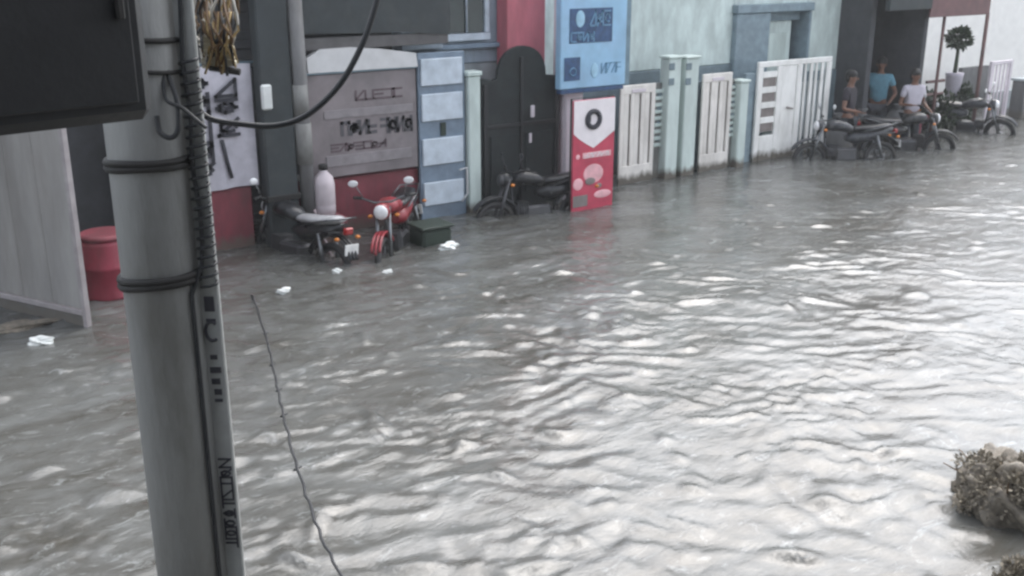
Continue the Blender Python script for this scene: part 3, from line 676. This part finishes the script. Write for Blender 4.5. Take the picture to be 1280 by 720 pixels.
rb = thing('printed_stand', (9.0, -.7, GZ), 'red and white printed stand with round black emblem, standing in the water', 'sign stand')
ry = -.72
rx0, rx1 = P(716, 200, ry).x, P(767, 200, ry).x; rz1 = P(742, 124, ry).z
RX = lambda p: P(p, 190, ry - .012).x
RZ = lambda p: P(742, p, ry - .012).z
MB().box(rx0, rx1, ry, ry + .03, GZ, rz1, .005).build('panel', M['bred'], rb)
# white top with a pointed scalloped lower edge
pts = [(rx0 + .004, rz1 - .004), (rx1 - .004, rz1 - .004), (rx1 - .004, RZ(166)), (RX(760), RZ(172)), (RX(752), RZ(178)), (RX(742), RZ(185)), (RX(733), RZ(179)), (RX(724), RZ(172)), (rx0 + .004, RZ(165))]
MB().prism(pts, ry - .006, ry - .002).build('white_field', M['bwhite'], rb)
MB().ring((RX(741), ry - .008, RZ(149)), .105, .036, seg=24, mseg=6, a0=0, a1=360).box(RX(736), RX(738), ry - .01, ry - .006, RZ(152), RZ(144), 0).build('emblem', M['letter'], rb)
q = MB(); q.box(RX(729), RX(764), ry - .006, ry - .002, RZ(197), RZ(190), 0).ell((RX(723), ry - .004, RZ(194)), (.035, .003, .035), 10); q.build('pink_print', M['bpink'], rb)
q = MB(); glyphs(q, RX(731), RX(762), RZ(196), RZ(191), 6, ry - .009, .008, 61); q.build('lettering', M['bwhite'], rb)
for cx_, cz_, a_, b_ in ((743, 217, .17, .13), (724, 228, .085, .08), (755, 244, .15, .055)):
    MB().ell((RX(cx_), ry - .001, RZ(cz_)), (a_, .007, b_), 16).build('pink_print', M['bpink'], rb)
for cx_, cz_, a_, b_ in ((739, 226, .09, .05), (750, 233, .05, .035)):
    MB().ell((RX(cx_), ry - .006, RZ(cz_)), (a_, .004, b_), 14).build('grey_print', M['bgrey'], rb)
MB().box(rx0 + .01, RX(736), ry - .007, ry - .003, RZ(256), RZ(242), 0).build('grey_print', M['bgrey'], rb)
MB().tube([(rx0, ry + .05, GZ), (rx0, ry + .05, rz1 + .02), (rx1, ry + .05, rz1 + .02), (rx1, ry + .05, GZ)], .014).build('frame', M['strap'], rb)

# ------------------------------------------------------------------ mint house with its fence
mh = thing('mint_house', (12, 1.5, GZ), 'pale mint plastered house with slate door surround', 'house')
HY = .95
fx0, fx1 = P(919, 60, HY - .1).x, P(1012, 60, HY - .1).x; fz = P(960, 5, HY - .1).z
hx1 = P(1047, 60, HY).x
MB().box(8.73, fx0 + .02, HY, HY + .25, 1.55, 3.7, .01).box(fx1 - .02, hx1, HY, HY + .25, 1.3, 3.7, .01).box(fx0 + .03, fx1 - .03, HY + .002, HY + .25, fz - .05, 3.7, .01).build('wall', M['wallmint'], mh)
MB().box(8.73, fx0 + .02, HY - .03, HY + .25, GZ, 1.545, .01).build('plinth', M['teal'], mh)
MB().box(fx1 - .02, hx1, HY - .03, HY + .25, GZ, 1.295, .01).build('plinth', M['teal'], mh)
MB().box(8.73, fx0 + .3, HY + .26, 6, GZ, 3.65, .01).box(fx1 + .3, hx1 + .1, HY + .26, 6, GZ, 3.65, .01).box(fx0 + .31, fx1 + .29, HY + .9, 6, GZ, 3.65, .01).build('rear_mass', M['palewall'], mh)
MB().box(8.73, hx1 + .1, .7, 6.2, 3.705, 3.82, .01).build('roof', M['roof'], mh)
dx0, dx1 = P(947, 60, HY + .15).x, P(986, 60, HY + .15).x
s_ = MB().box(fx0, dx0 - .003, HY - .1, HY + .3, GZ, fz - .14, .012).box(fx1 - .06, fx1, HY - .1, HY + .8, GZ, fz - .14, .012).box(fx0 - .02, fx1 + .02, HY - .13, HY + .8, fz - .137, fz, .012).box(dx0, fx1 - .063, HY + .1, HY + .28, fz - .3, fz - .14, .01); s_.build('door_surround', M['frame'], mh)
d_ = MB().box(dx0, dx1, HY + .13, HY + .18, GZ, fz - .305, .01).build('door', M['wallmint'], mh)
MB().box(dx0 + .12, dx1 - .12, HY + .115, HY + .128, .4, 1.1, .01).box(dx0 + .12, dx1 - .12, HY + .115, HY + .128, 1.2, fz - .5, .01).build('door_panel', M['mint'], d_)
MB().tube([(dx1 - .07, HY + .1, .85), (dx1 - .07, HY + .1, 1.0)], .012).build('handle', M['steel'], d_)
MB().box(dx1 + .003, fx1 + .28, HY + .82, HY + .87, GZ, 3.6, .004).build('doorway', M['teal'], mh)

FY = .2
def slotted_leaf(p0, p1, ptop, label, bottom=-.1, slots=3, z0s=.28):
    xa, xb = P(p0, 160, FY).x, P(p1, 160, FY).x; zt = P((p0 + p1) / 2, ptop, FY).z
    t = thing('slotted_gate', ((xa + xb) / 2, FY, GZ), label, 'gate', 'cream slotted gate leaves in the fence')
    m = MB(); w = xb - xa; n = slots; bw = w / (n * 1.6 + .6 + .0)
    # solid leaf made of stiles and rails with open slots between
    sw_ = .075; step = (w - sw_) / n
    z0_ = z0s; z1_ = zt - .13
    for k in range(n + 1): m.box(xa + k * step, xa + k * step + sw_, FY, FY + .035, z0_, z1_, .005)
    m.box(xa, xb, FY, FY + .035, GZ, z0_ - .001, .006); m.box(xa, xb, FY, FY + .035, z1_ + .001, zt, .006)
    for k in range(n): m.box(xa + k * step + sw_ + .01, xa + (k + 1) * step - .03, FY + .012, FY + .03, z0_ - .01, z1_ + .01, .003)
    m.build('leaf', M['cream'], t)
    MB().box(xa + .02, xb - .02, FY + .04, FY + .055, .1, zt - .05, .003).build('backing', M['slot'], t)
    MB().box(xa + .3 * w, xa + .7 * w, FY - .01, FY - .001, zt - .11, zt - .06, .004).build('hinge_plate', M['lilac'], t)
    return t
slotted_leaf(775, 818, 106, 'wide cream slotted gate leaf right beside the red and white stand', slots=3)
slotted_leaf(876, 912, 92, 'narrow cream slotted gate leaf between the mint pillars and the slate doorway', slots=3)
def lattice(p0, p1, ptop, label):
    xa, xb = P(p0, 160, FY).x, P(p1, 160, FY).x; zt = P((p0 + p1) / 2, ptop, FY).z
    t = thing('lattice_panel', ((xa + xb) / 2, FY, GZ), label, 'fence panel', 'lattice panels in the fence')
    MB().box(xa + .003, xb - .003, FY + .06, FY + .1, GZ, zt, .004).build('backing', M['concrete'], t)
    m = MB()
    for k in range(9):
        z = .5 + k * (zt - .55) / 9; m.box(xa + .01, xb - .01, FY + .03, FY + .058, z, z + .055, .01)
    m.build('slats', M['mint'], t)
    g = MB()
    for k in range(4): g.ell(((xa + xb) / 2, FY + .05, .62 + k * .22), (.05, .02, .05), 10)
    g.build('pebble_inset', M['teal'], t)
lattice(819, 832, 104, 'narrow lattice panel with dark insets left of the two mint pillars')
lattice(912.5, 922, 100, 'narrow lattice panel with dark insets left of the slate doorway')
def pillar(p0, p1, ptop, label, notch):
    xa, xb = P(p0, 150, FY - .05).x, P(p1, 150, FY - .05).x; zt = P((p0 + p1) / 2, ptop, FY - .05).z
    t = thing('mint_pillar', ((xa + xb) / 2, FY, GZ), label, 'pillar', 'pale mint fence pillars')
    MB().box(xa, xb, FY - .08, FY + .12, GZ, zt - .04, .012).build('shaft', M['mint'], t)
    MB().box(xa - .02, xb + .02, FY - .1, FY + .14, zt - .037, zt, .01).build('cap', M['mint'], t)
    if notch:
        for k in range(2): MB().box(xa - .012, xa + .1, FY - .095, FY - .082, zt - .2 - k * .22, zt - .1 - k * .22, .008).build('notch', M['teal'], t)
pillar(832, 847, 70, 'left one of the two tall mint fence pillars', True)
pillar(853, 869, 70, 'right one of the two tall mint fence pillars', True)
pillar(922, 932, 100, 'short thin mint pillar right at the slate doorway', False)
# fillers behind the pillars
tag(box(P(847, 150, .3).x + .01, P(853, 150, .3).x + .01, .35, .4, GZ, 1.45).build('infill_panel', M['teal']), 'dark strip of panel between the two tall mint pillars', 'fence panel')
tag(box(P(869, 150, .3).x + .01, P(876, 150, .3).x + .03, .35, .4, GZ, 1.4).build('infill_panel', M['teal']), 'dark strip of panel right of the tall mint pillars', 'fence panel')
tag(box(P(932, 150, .3).x + .01, P(944, 150, .3).x, .36, .42, GZ, 1.45).build('infill_panel', M['frame']), 'slate blue panel left of the white louvred gate', 'fence panel')

# white louvred gate (two leaves)
wy = .3
WX = lambda p: P(p, 140, wy).x
wt = P(985, 82, wy).z
wg = thing('louvred_gate', ((WX(945) + WX(1035)) / 2, wy, GZ), 'white painted steel gate with four louvred openings and an open grille side', 'gate')
x0, x1, x2, x3 = WX(945), WX(969), WX(999), WX(1035)
MB().box(x0, x0 + .12, wy, wy + .05, GZ, wt, .008).box(x1, x1 + .12, wy, wy + .05, GZ, wt, .008).box(x2 - .12, x2, wy - .01, wy + .05, GZ, wt, .008).box(x0, x3, wy + .002, wy + .048, wt + .002, wt + .09, .008).box(x0 + .123, x1 - .003, wy + .004, wy + .046, GZ, .42, .006).box(x1 + .123, x2 - .123, wy + .01, wy + .046, GZ, wt - .002, .006).box(x3 - .09, x3, wy, wy + .05, GZ, wt, .008).build('frame', M['white'], wg)
for k in range(4):
    za = .48 + k * (wt - .55) / 4; zb_ = za + (wt - .55) / 4 - .1
    lv = MB().box(x0 + .125, x1 - .005, wy + .03, wy + .045, za, zb_, .003).build('louvre', M['bgrey'], wg)
    m = MB(); m.box(x0 + .124, x1 - .004, wy + .006, wy + .044, zb_ + .002, zb_ + .098, .004); m.build('rail', M['white'], lv)
g = MB()
for k in range(5): xx = x2 + .08 + k * (x3 - x2 - .2) / 4; g.box(xx, xx + (.07 if k % 2 else .04), wy + .01, wy + .04, GZ, wt, .004)
g.build('grille', M['white'], wg)
MB().box(x2 + .002, x3 - .1, wy + .06, wy + .07, .3, wt - .3, .002).build('mesh_sheet', M['palewall'], wg)
MB().tube([(x1 + .25, wy - .02, .85), (x1 + .4, wy - .02, .82)], .015).build('bolt', M['bgrey'], wg)

# ------------------------------------------------------------------ dark shop, people, shed, far wall
ds = thing('dark_shop', (15.6, 1.5, GZ), 'dark open fronted shop with people standing in it', 'building')
MB().box(hx1, 17.1, 3.6, 3.8, GZ, 3.4, .01).box(hx1, hx1 + .14, .3, 3.6, GZ, 3.4, .01).build('wall', M['darkwall'], ds)
MB().box(16.98, 17.1, .12, 3.6, GZ, 3.4, .01).build('side_wall', M['darkwall'], ds)
MB().box(hx1 - .06, 17.2, -.1, 3.9, 3.405, 3.55, .01).build('roof', M['shedred'], ds)
MB().box(hx1, 16.9, -.05, .05, 2.35, 3.4, .01).build('front_curtain', M['awning'], ds)
g = MB()
for k in range(3): g.box(15.0, 16.9, 3.2, 3.58, .5 + k * .6, .54 + k * .6, .005)
g.build('shelf', M['greywall'], ds)
MB().box(15.8, 16.7, 2.2, 2.6, GZ, .8, .02).build('counter', M['greywall'], ds)
MB().box(15.6, 16.4, 3.1, 3.16, 1.9, 2.1, .01).build('notice', M['poster'], ds)

def skinned(name, verts, edges, radii, m, parent, sub=2):
    me = bpy.data.meshes.new(name); me.from_pydata(verts, edges, []); o = bpy.data.objects.new(name, me); C.objects.link(o)
    sk = o.modifiers.new('s', 'SKIN'); sk.use_smooth_shade = True
    if not me.skin_vertices: me.attributes  # layer is created by the modifier
    for i, v in enumerate(me.skin_vertices[0].data):
        r = radii[i]; v.radius = r if isinstance(r, tuple) else (r, r); v.use_root = (i == 0)
    ss = o.modifiers.new('u', 'SUBSURF'); ss.levels = ss.render_levels = sub
    bpy.context.view_layer.update()
    me2 = bpy.data.meshes.new_from_object(o.evaluated_get(bpy.context.evaluated_depsgraph_get()))
    bpy.data.objects.remove(o)
    o = bpy.data.objects.new(name, me2); C.objects.link(o); me2.materials.clear(); me2.materials.append(m); o.parent = parent; return o
def person(loc, rz, label, shirt, trousers, h=1.65, arms=((.30, .05, .85), (-.28, .1, .85)), elbows=((.27, 0, 1.08), (-.26, -.02, 1.08)), sleeve=.6):
    t = thing('person', loc, label, 'person', None, rz); k = h / 1.7
    V, E_, Rd = [], [], []
    def add(p, r, par=None):
        V.append(tuple(c * k for c in p)); Rd.append(tuple(x * k for x in r) if isinstance(r, tuple) else r * k)
        if par is not None: E_.append((par, len(V) - 1))
        return len(V) - 1
    pv = add((0, 0, .93), (.15, .1)); w = add((0, 0, 1.08), (.13, .09), pv); ch = add((0, 0, 1.3), (.16, .1), w); nk = add((0, .0, 1.44), .055, ch); n2 = add((0, .01, 1.5), .05, nk)
    hd = add((0, .02, 1.57), (.07, .085), n2); h2 = add((0, .02, 1.66), (.065, .08), hd); 
    hands = []
    for s, (el, ha) in zip((1, -1), zip(elbows, arms)):
        sh = add((s * .17, 0, 1.38), .052, ch); e = add(el, .038, sh); wr = add(ha, .026, e)
        d = (Vector(ha) - Vector(el)).normalized(); pm = add(tuple(Vector(ha) + d * .06), (.035, .018), wr); hands.append((Vector(ha), d, pm))
        for f in range(4):
            off = Vector((0, (f - 1.5) * .018, 0)); a = add(tuple(Vector(ha) + d * .11 + off), .009, pm); add(tuple(Vector(ha) + d * (.165 - .006 * abs(f - 1.5)) + off + Vector((-s * .012, 0, 0))), .008, a)
        th_ = add(tuple(Vector(ha) + d * .06 + Vector((0, .045, 0))), .01, pm)
    for s in (1, -1):
        hp = add((s * .09, 0, .86), .085, pv); kn = add((s * .11, .02, .48), .055, hp); an = add((s * .11, -.01, .09), .036, kn); add((s * .12, .12, .03), (.035, .025), an)
    body = skinned('body', V, E_, Rd, M['skin'], t)
    B = lambda mb, n, m, p=t: mb.build(n, m, p, world=False)
    sc = Matrix.Scale(k, 4)
    # face
    B(MB().ell((0, .115, 1.585), (.012, .02, .022), 8).xf(sc), 'nose', M['skin'], body)
    for s in (1, -1): B(MB().ell((s * .077, .02, 1.59), (.012, .02, .03), 8).xf(sc), 'ear', M['skin'], body)
    B(MB().ell((.03, .098, 1.61), (.012, .008, .007), 8).ell((-.03, .098, 1.61), (.012, .008, .007), 8).ell((0, .1, 1.54), (.022, .006, .006), 8).xf(sc), 'eyes_and_mouth', M['hair'], body)
    B(MB().ell((0, -.005, 1.655), (.088, .105, .085), 14).ell((0, -.045, 1.6), (.08, .065, .09), 12).xf(sc), 'hair', M['hair'])
    V, E_, Rd = [], [], []
    a = add((0, 0, .88), (.17, .115)); b = add((0, 0, 1.08), (.155, .108), a); c = add((0, 0, 1.3), (.18, .122), b); add((0, 0, 1.42), (.085, .075), c)
    for s, el in zip((1, -1), elbows):
        sh = add((s * .18, 0, 1.38), .07, c); add(tuple(Vector((s * .17, 0, 1.38)).lerp(Vector(el), sleeve)), .06, sh)
    skinned('shirt', V, E_, Rd, shirt, t)
    V, E_, Rd = [], [], []
    a = add((0, 0, .92), (.16, .11))
    for s in (1, -1):
        hp = add((s * .095, 0, .84), .1, a); kn = add((s * .11, .02, .48), .075, hp); add((s * .11, 0, .12), .06, kn)
    skinned('trousers', V, E_, Rd, trousers, t)
    return t
def stand(px, y): return (P(px, 100, y).x, y, GZ)
person(stand(1100, .7), R(120), 'person in a light blue shirt and grey trousers in front of the dark shop', M['shirtblue'], M['trgrey'], 1.75, elbows=((.27, -.03, 1.1), (-.29, .02, 1.1)), arms=((.28, .06, .86), (-.24, .2, 1.0)))
person(stand(1064, .12), R(200), 'person in dark plum clothes left of the one in light blue', M['shirtdark'], M['trdark'], 1.66, arms=((.22, .2, 1.05), (-.28, .1, .85)))
person(stand(1144, -.15), R(160), 'person in a pale lilac shirt near the rusty shed post', M['shirtpale'], M['trdark'], 1.62, arms=((.22, .22, 1.1), (-.22, .2, 1.0)))

# clutter among the bikes
for i, (p_, y_, cl, lb) in enumerate([(1078, .35, 'greywall', 'upright grey sack slumped between the dark clothed person and the one in light blue'), (1122, .3, 'greywall', 'grey sack right of the person in light blue'), (1050, .2, 'greywall', 'dark grey sack at the corner post of the white louvred gate')]):
    b_ = P(p_, 140, y_); t = thing('sack', (b_.x, y_, GZ), lb, 'sack', 'sacks heaped in front of the dark shop')
    MB().lathe((b_.x, y_, GZ), [(.2, 0), (.26, .1), (.27, .35), (.24, .62), (.16, .8), (.07, .86)], 18).build('body', M[cl], t)
    MB().lathe((b_.x, y_, GZ + .85), [(.05, 0), (.04, .03), (.1, .1), (.08, .11)], 12).build('tied_neck', M[cl], t)
# leafy plants
def leaves(n, c, rad, size, seed, squash=1):
    r = random.Random(seed)
    def f(t):
        for i in range(n):
            while True:
                v = Vector((r.uniform(-1, 1), r.uniform(-1, 1), r.uniform(-1, 1)))
                if v.length < 1 and v.length > .35: break
            lob = 1 + .25 * math.sin(5 * v.x + seed) * math.cos(4 * v.z + v.y * 3)
            p = Vector(c) + Vector((v.x * rad[0], v.y * rad[1], v.z * rad[2])) * lob
            d = (v + Vector((r.uniform(-.6, .6), r.uniform(-.6, .6), r.uniform(-.5, .8)))).normalized(); s = size * r.uniform(.6, 1.3)
            u = d.orthogonal().normalized(); u.rotate(Matrix.Rotation(r.uniform(0, 6.28), 3, d)); w = d.cross(u)
            a = [p, p + d * s * .5 + u * s * .28 + w * s * .05, p + d * s, p + d * s * .5 - u * s * .28 + w * s * .05]
            t.faces.new([t.verts.new(x) for x in a])
    m = MB(); m._new(f); return m
pb = P(1191, 110, 1.2)
pt = thing('potted_plant', (pb.x, 1.2, GZ), 'round topped plant in a tall pale pot against the white wall', 'plant')
zc = P(1191, 48, 1.2).z
MB().box(pb.x - .2, pb.x + .2, 1.02, 1.38, GZ, .35, .02).build('stand', M['greywall'], pt)
MB().lathe((pb.x, 1.2, .352), [(.1, 0), (.12, .05), (.15, .3), (.17, .52), (.18, .6), (.16, .6)], 20).build('pot', M['shirtpale'], pt)
MB().tube([(pb.x, 1.2, .9), (pb.x + .02, 1.2, zc - .1)], [.045, .03], 8).build('stem', M['foliage'], pt)
leaves(420, (pb.x, 1.2, zc), (.22, .18, .17), .12, 3).build('foliage', M['foliage'], pt)
for i, (p_, y_, rr, lb) in enumerate([(1160, .9, .28, 'low dark bush left of the pale pot'), (1178, .55, .3, 'dark bush in front of the pale pot'), (1203, 1.0, .25, 'dark bush right of the pale pot under the shed')]):
    b_ = P(p_, 125, y_); t = thing('bush', (b_.x, y_, GZ), lb, 'bush', 'bushes under the rusty shed')
    MB().tube([(b_.x, y_, GZ), (b_.x + .03, y_, .4)], .02).build('stem', M['rustpost'], t)
    leaves(650, (b_.x, y_, .32), (rr, rr, .38), .1, 20 + i).build('foliage', M['foliage'], t)
# person seated? a red plastic chair by the bushes
rcx = P(1153, 120, .6).x
chr_ = thing('plastic_chair', (rcx, .6, GZ), 'dull red plastic chair among the bushes by the shed', 'chair')
MB().box(rcx - .2, rcx + .2, .42, .8, .28, .31, .01).build('seat', M['drumred'], chr_); 
for k in range(4): MB().tube([(rcx + (-.18, .18)[k % 2], .44 + .34 * (k // 2), GZ), (rcx + (-.17, .17)[k % 2], .46 + .3 * (k // 2), .28)], .02).build('leg', M['drumred'], chr_)
g = MB()
for k in range(5): g.box(rcx - .19 + k * .085, rcx - .14 + k * .085, .79, .81, .31, .75, .006)
g.box(rcx - .2, rcx + .2, .785, .815, .751, .83, .01); g.build('backrest', M['drumred'], chr_)

# rusty shed
sd = thing('shed', (17.9, 1, GZ), 'open shed with rusty red corrugated roof on thin posts', 'shed')
rf = MB()
sxa, sxb = 17.13, 18.72; sz = 2.22
for k in range(20):
    xx = sxa + (sxb - sxa) * k / 20
    rf.box(xx, xx + (sxb - sxa) / 20 - .002, .0, 2.2, 0 + .012 * (k % 2), .03 + .012 * (k % 2), .004, mtx=Matrix.Translation((0, 0, sz + .12)) @ Matrix.Rotation(R(9), 4, 'X'))
rf.build('roof', M['shedred'], sd)
MB().box(sxa - .25, sxb, -.04, 0.0, sz - .02, sz + .5, .01).build('fascia', M['shedred'], sd)
for p_ in (1176, 1229):
    xx = P(p_, 60, .05).x; MB().tube([(xx, .05, GZ), (xx, .05, sz)], .035 if p_ > 1200 else .028, 10).build('post', M['rustpost'], sd)
for xx in (sxa + .05, sxb - .06): MB().tube([(xx, 2.1, GZ), (xx, 2.1, sz + .4)], .03, 8).build('post', M['rustpost'], sd)
MB().box(P(1158, 90, .3).x, P(1180, 90, .3).x, .25, .3, .98, 1.03, .006).box(P(1158, 90, .3).x, P(1180, 90, .3).x, .25, .3, .75, .79, .006).build('rail', M['rustpost'], sd)
tag(box(P(1202, 95, 1.9).x, P(1229, 95, 1.9).x + .2, 1.9, 2.0, GZ, P(1215, 84, 1.9).z).build('screen_wall', M['greywall']), 'low grey wall under the shed roof', 'wall')
fwl = thing('white_building', (22, 3, GZ), 'bright cream walled building at the far end of the street', 'building')
MB().box(17.13, 34, 2.9, 3.2, GZ, 2.5, .01).build('wall', M['brightwall'], fwl)
MB().box(17.13, 34, 2.95, 3.2, 2.505, 4.6, .01).build('upper_wall', M['brightwall'], fwl)
MB().box(17.13, 34, 3.21, 9, GZ, 4.5, .01).build('rear_mass', M['brightwall'], fwl)
MB().box(17.13, 34.2, 2.6, 9.1, 4.605, 4.75, .01).build('roof', M['roof'], fwl)
for xx in (26.4, 29.6):
    w_ = MB().box(xx, xx + 1.1, 2.87, 2.895, .9, 2.1, .01).build('window', M['lilac'], fwl); MB().box(xx + .08, xx + 1.02, 2.855, 2.868, .98, 2.02, .004).build('pane', M['palewall'], w_)
# pale gate and post right at the edge
eg = thing('whitewashed_gate', (20, .4, GZ), 'whitewashed barred gate at the right end of the street', 'gate')
ex0, ex1 = P(1236, 110, .6).x, P(1262, 110, .6).x; ez = P(1250, 76, .6).z
m = MB().box(ex0, ex0 + .07, .6, .66, GZ, ez, .01).box(ex1 - .07, ex1, .6, .66, GZ, ez, .01).box(ex0 + .072, ex1 - .072, .605, .655, ez - .08, ez - .003, .01)
m.build('frame', M['lilac'], eg); g = MB()
for k in range(5): xx = ex0 + .12 + k * (ex1 - ex0 - .24) / 4; g.tube([(xx, .63, GZ), (xx, .63, ez - .08)], .02)
g.build('bars', M['lilac'], eg)
ep = thing('boundary_pillar', (21.5, .5, GZ), 'greenish grey boundary pillar at the far right edge', 'pillar')
bx0 = P(1273, 130, .5).x
MB().box(bx0, bx0 + .35, .4, .7, GZ, .75, .015).build('shaft', M['greywall'], ep); MB().box(bx0 - .03, bx0 + .38, .37, .73, .755, .81, .01).build('cap', M['palewall'], ep)
tag(box(P(1246, 140, .8).x, 26, .95, 1.1, GZ, .5).build('low_wall', M['palewall']), 'low pale wall behind the whitewashed gate', 'wall')

nb = thing('unseen_near_house', (0, -14, GZ), 'unseen plain grey house with a balcony, put in behind the viewer as shade', 'house')  # unseen house behind the camera, added to shade the front of the pole
MB().box(-9, 6.5, -16, -12.1, GZ, 6.4, .01).build('wall', M['greywall'], nb)
MB().box(-9, 6.5, -12.095, -10.75, 4.25, 4.4, .01).build('balcony_roof', M['concrete'], nb)
MB().box(-9, 6.5, -12.095, -11.15, 1.6, 1.75, .01).build('balcony_floor', M['concrete'], nb)

# ------------------------------------------------------------------ floating litter and mud heaps
def lump(name, c, size, m, label, cat, seed, group=None, flat=.5):
    r = random.Random(seed); ph = [r.uniform(0, 6) for _ in range(6)]
    def f(t):
        bmesh.ops.create_icosphere(t, subdivisions=4, radius=1)
        for v in t.verts:
            d = v.co.copy(); k = 1 + .28 * math.sin(3.1 * d.x + ph[0]) * math.cos(2.7 * d.y + ph[1]) + .16 * math.sin(7 * d.z + ph[2] + 5 * d.x) + .1 * math.sin(13 * d.y + ph[3] + 9 * d.z)
            v.co = Vector((d.x * size[0], d.y * size[1], d.z * size[2])) * k + Vector(c)
        for fc in t.faces: fc.smooth = False
    q = MB(); q._new(f); return tag(q.build(name, m), label, cat, group)
for i, (a, b, w, lb) in enumerate([(52, 430, .1, 'crumpled white plastic bag floating under the gate leaf'), (355, 366, .07, 'small white plastic scrap floating below the black motorcycle'), (422, 343, .05, 'tiny upright white cup floating in the dark water'),
                               (561, 311, .12, 'white plastic bag floating in front of the dark green bin'), (484, 342, .05, 'flat white scrap floating below the red motorcycle'), (618, 262, .12, 'pale scrap caught at the foot of the black arched gate')]):
    g_ = G(a, b); lump('plastic_scrap', (g_.x, g_.y, .02), (w, w * .7, w * (.9 if i == 2 else .45)), M['bag'], lb, 'litter', 40 + i, 'white plastic litter afloat')
g_ = G(18, 412); lump('driftwood', (g_.x, g_.y, .01), (.3, .1, .05), M['mud'], 'dark lump of driftwood under the gate leaf', 'debris', 60)
def heap(c, size, seed, label):
    t = thing('debris_heap', (c[0], c[1], GZ), label, 'debris', 'heaps of muddy debris')
    r = random.Random(seed); pn = Perlin(seed)
    def f(tb):
        bmesh.ops.create_icosphere(tb, subdivisions=5, radius=1)
        co = np.array([v.co[:] for v in tb.verts])
        k = .8 + .45 * pn(co[:, 0] * 2.2 + co[:, 2], co[:, 1] * 2.2 - co[:, 2] * 1.3) + .12 * pn(co[:, 0] * 6 + co[:, 2] * 2, co[:, 1] * 6 - co[:, 2] * 5)
        for v, kk in zip(tb.verts, k): v.co = Vector((v.co.x * size[0], v.co.y * size[1], v.co.z * size[2])) * kk + Vector(c)
        for fc in tb.faces: fc.smooth = True
    q = MB(); q._new(f); q.build('mud', M['mud'], t)
    lv = MB()
    for k in range(44):
        a = r.uniform(0, 6.28); e = r.uniform(-.1, 1.2); q = r.uniform(.5, .92)
        p = Vector(c) + Vector((math.cos(a) * math.cos(e) * size[0], math.sin(a) * math.cos(e) * size[1], math.sin(e) * size[2])) * q
        s_ = size[0] * r.uniform(.16, .34)
        l_ = leaves(220, p, (s_, s_, s_ * .8), .03, seed + k)
        me = bpy.data.meshes.new('t'); l_.bm.to_mesh(me); l_.bm.free(); lv.bm.from_mesh(me); bpy.data.meshes.remove(me)
    lv.build('dead_leaves', M['litter'], t)
    for k in range(3):
        a = r.uniform(0, 6.28); p = Vector(c) + Vector((math.cos(a) * size[0] * .4, math.sin(a) * size[1] * .4, 0)); e_ = p + Vector((math.cos(a) * size[0] * .7, math.sin(a) * size[1] * .7, size[2] * r.uniform(.3, 1.0)))
        MB().tube([p, p.lerp(e_, .5) + Vector((0, 0, .03)), e_], [.008, .006, .003], 6).build('twig', M['brownw'], t)
g_ = G(1262, 642, 0); heap((g_.x + .05, g_.y + .05, .06), (.36, .36, .34), 71, 'brownish heap of muddy dead leaves breaking the water at the right edge')
g_ = G(1290, 730, 0); heap((g_.x, g_.y, -.05), (.22, .22, .12), 77, 'small dark heap of mud at the bottom right corner')

# ------------------------------------------------------------------ sky, sun, view
W = bpy.data.worlds.new('World'); S.world = W; W.use_nodes = True; nt = W.node_tree; N = nt.nodes; L = nt.links
bg = N['Background']; sky = N.new('ShaderNodeTexSky'); sky.sky_type = 'NISHITA'; sky.sun_disc = False
SE, SA = R(55), R(58)           # elevation, azimuth measured from +Y towards +X
sky.sun_elevation = SE; sky.sun_rotation = SA; sky.air_density = 1.0; sky.dust_density = 2.6; sky.ozone_density = 1.0
hs = N.new('ShaderNodeHueSaturation'); hs.inputs['Saturation'].default_value = .34
L.new(sky.outputs['Color'], hs.inputs['Color']); L.new(hs.outputs['Color'], bg.inputs['Color']); bg.inputs['Strength'].default_value = .15
sl = bpy.data.lights.new('sun', 'SUN'); sl.energy = .6; sl.angle = R(60); sl.color = (1, .985, .96)
so = bpy.data.objects.new('sun', sl); C.objects.link(so)
d = Vector((math.sin(SA) * math.cos(SE), math.cos(SA) * math.cos(SE), math.sin(SE)))
so.rotation_euler = d.to_track_quat('Z', 'Y').to_euler(); so.location = (0, 0, 20)
S.view_settings.view_transform = 'Standard'; S.view_settings.look = 'None'; S.view_settings.gamma = 1; S.view_settings.exposure = 1.7
S.cycles.use_denoising = True
try: S.cycles.filter_width = 2.6
except Exception: pass
S.cycles.max_bounces = 6
if HAZE > 0:
    hm = bpy.data.materials.new('rain haze'); hm.use_nodes = True; n_ = hm.node_tree; n_.nodes.clear()
    ou = n_.nodes.new('ShaderNodeOutputMaterial'); vo = n_.nodes.new('ShaderNodeVolumePrincipled')
    vo.inputs['Color'].default_value = (.86, .88, .9, 1); vo.inputs['Density'].default_value = HAZE; vo.inputs['Anisotropy'].default_value = .2
    n_.links.new(vo.outputs[0], ou.inputs['Volume'])
    tag(MB().box(-210, 310, -210, 210, GZ - 1, 8, 0).build('haze', hm), 'thin grey rain haze filling the street', 'haze', kind='stuff')
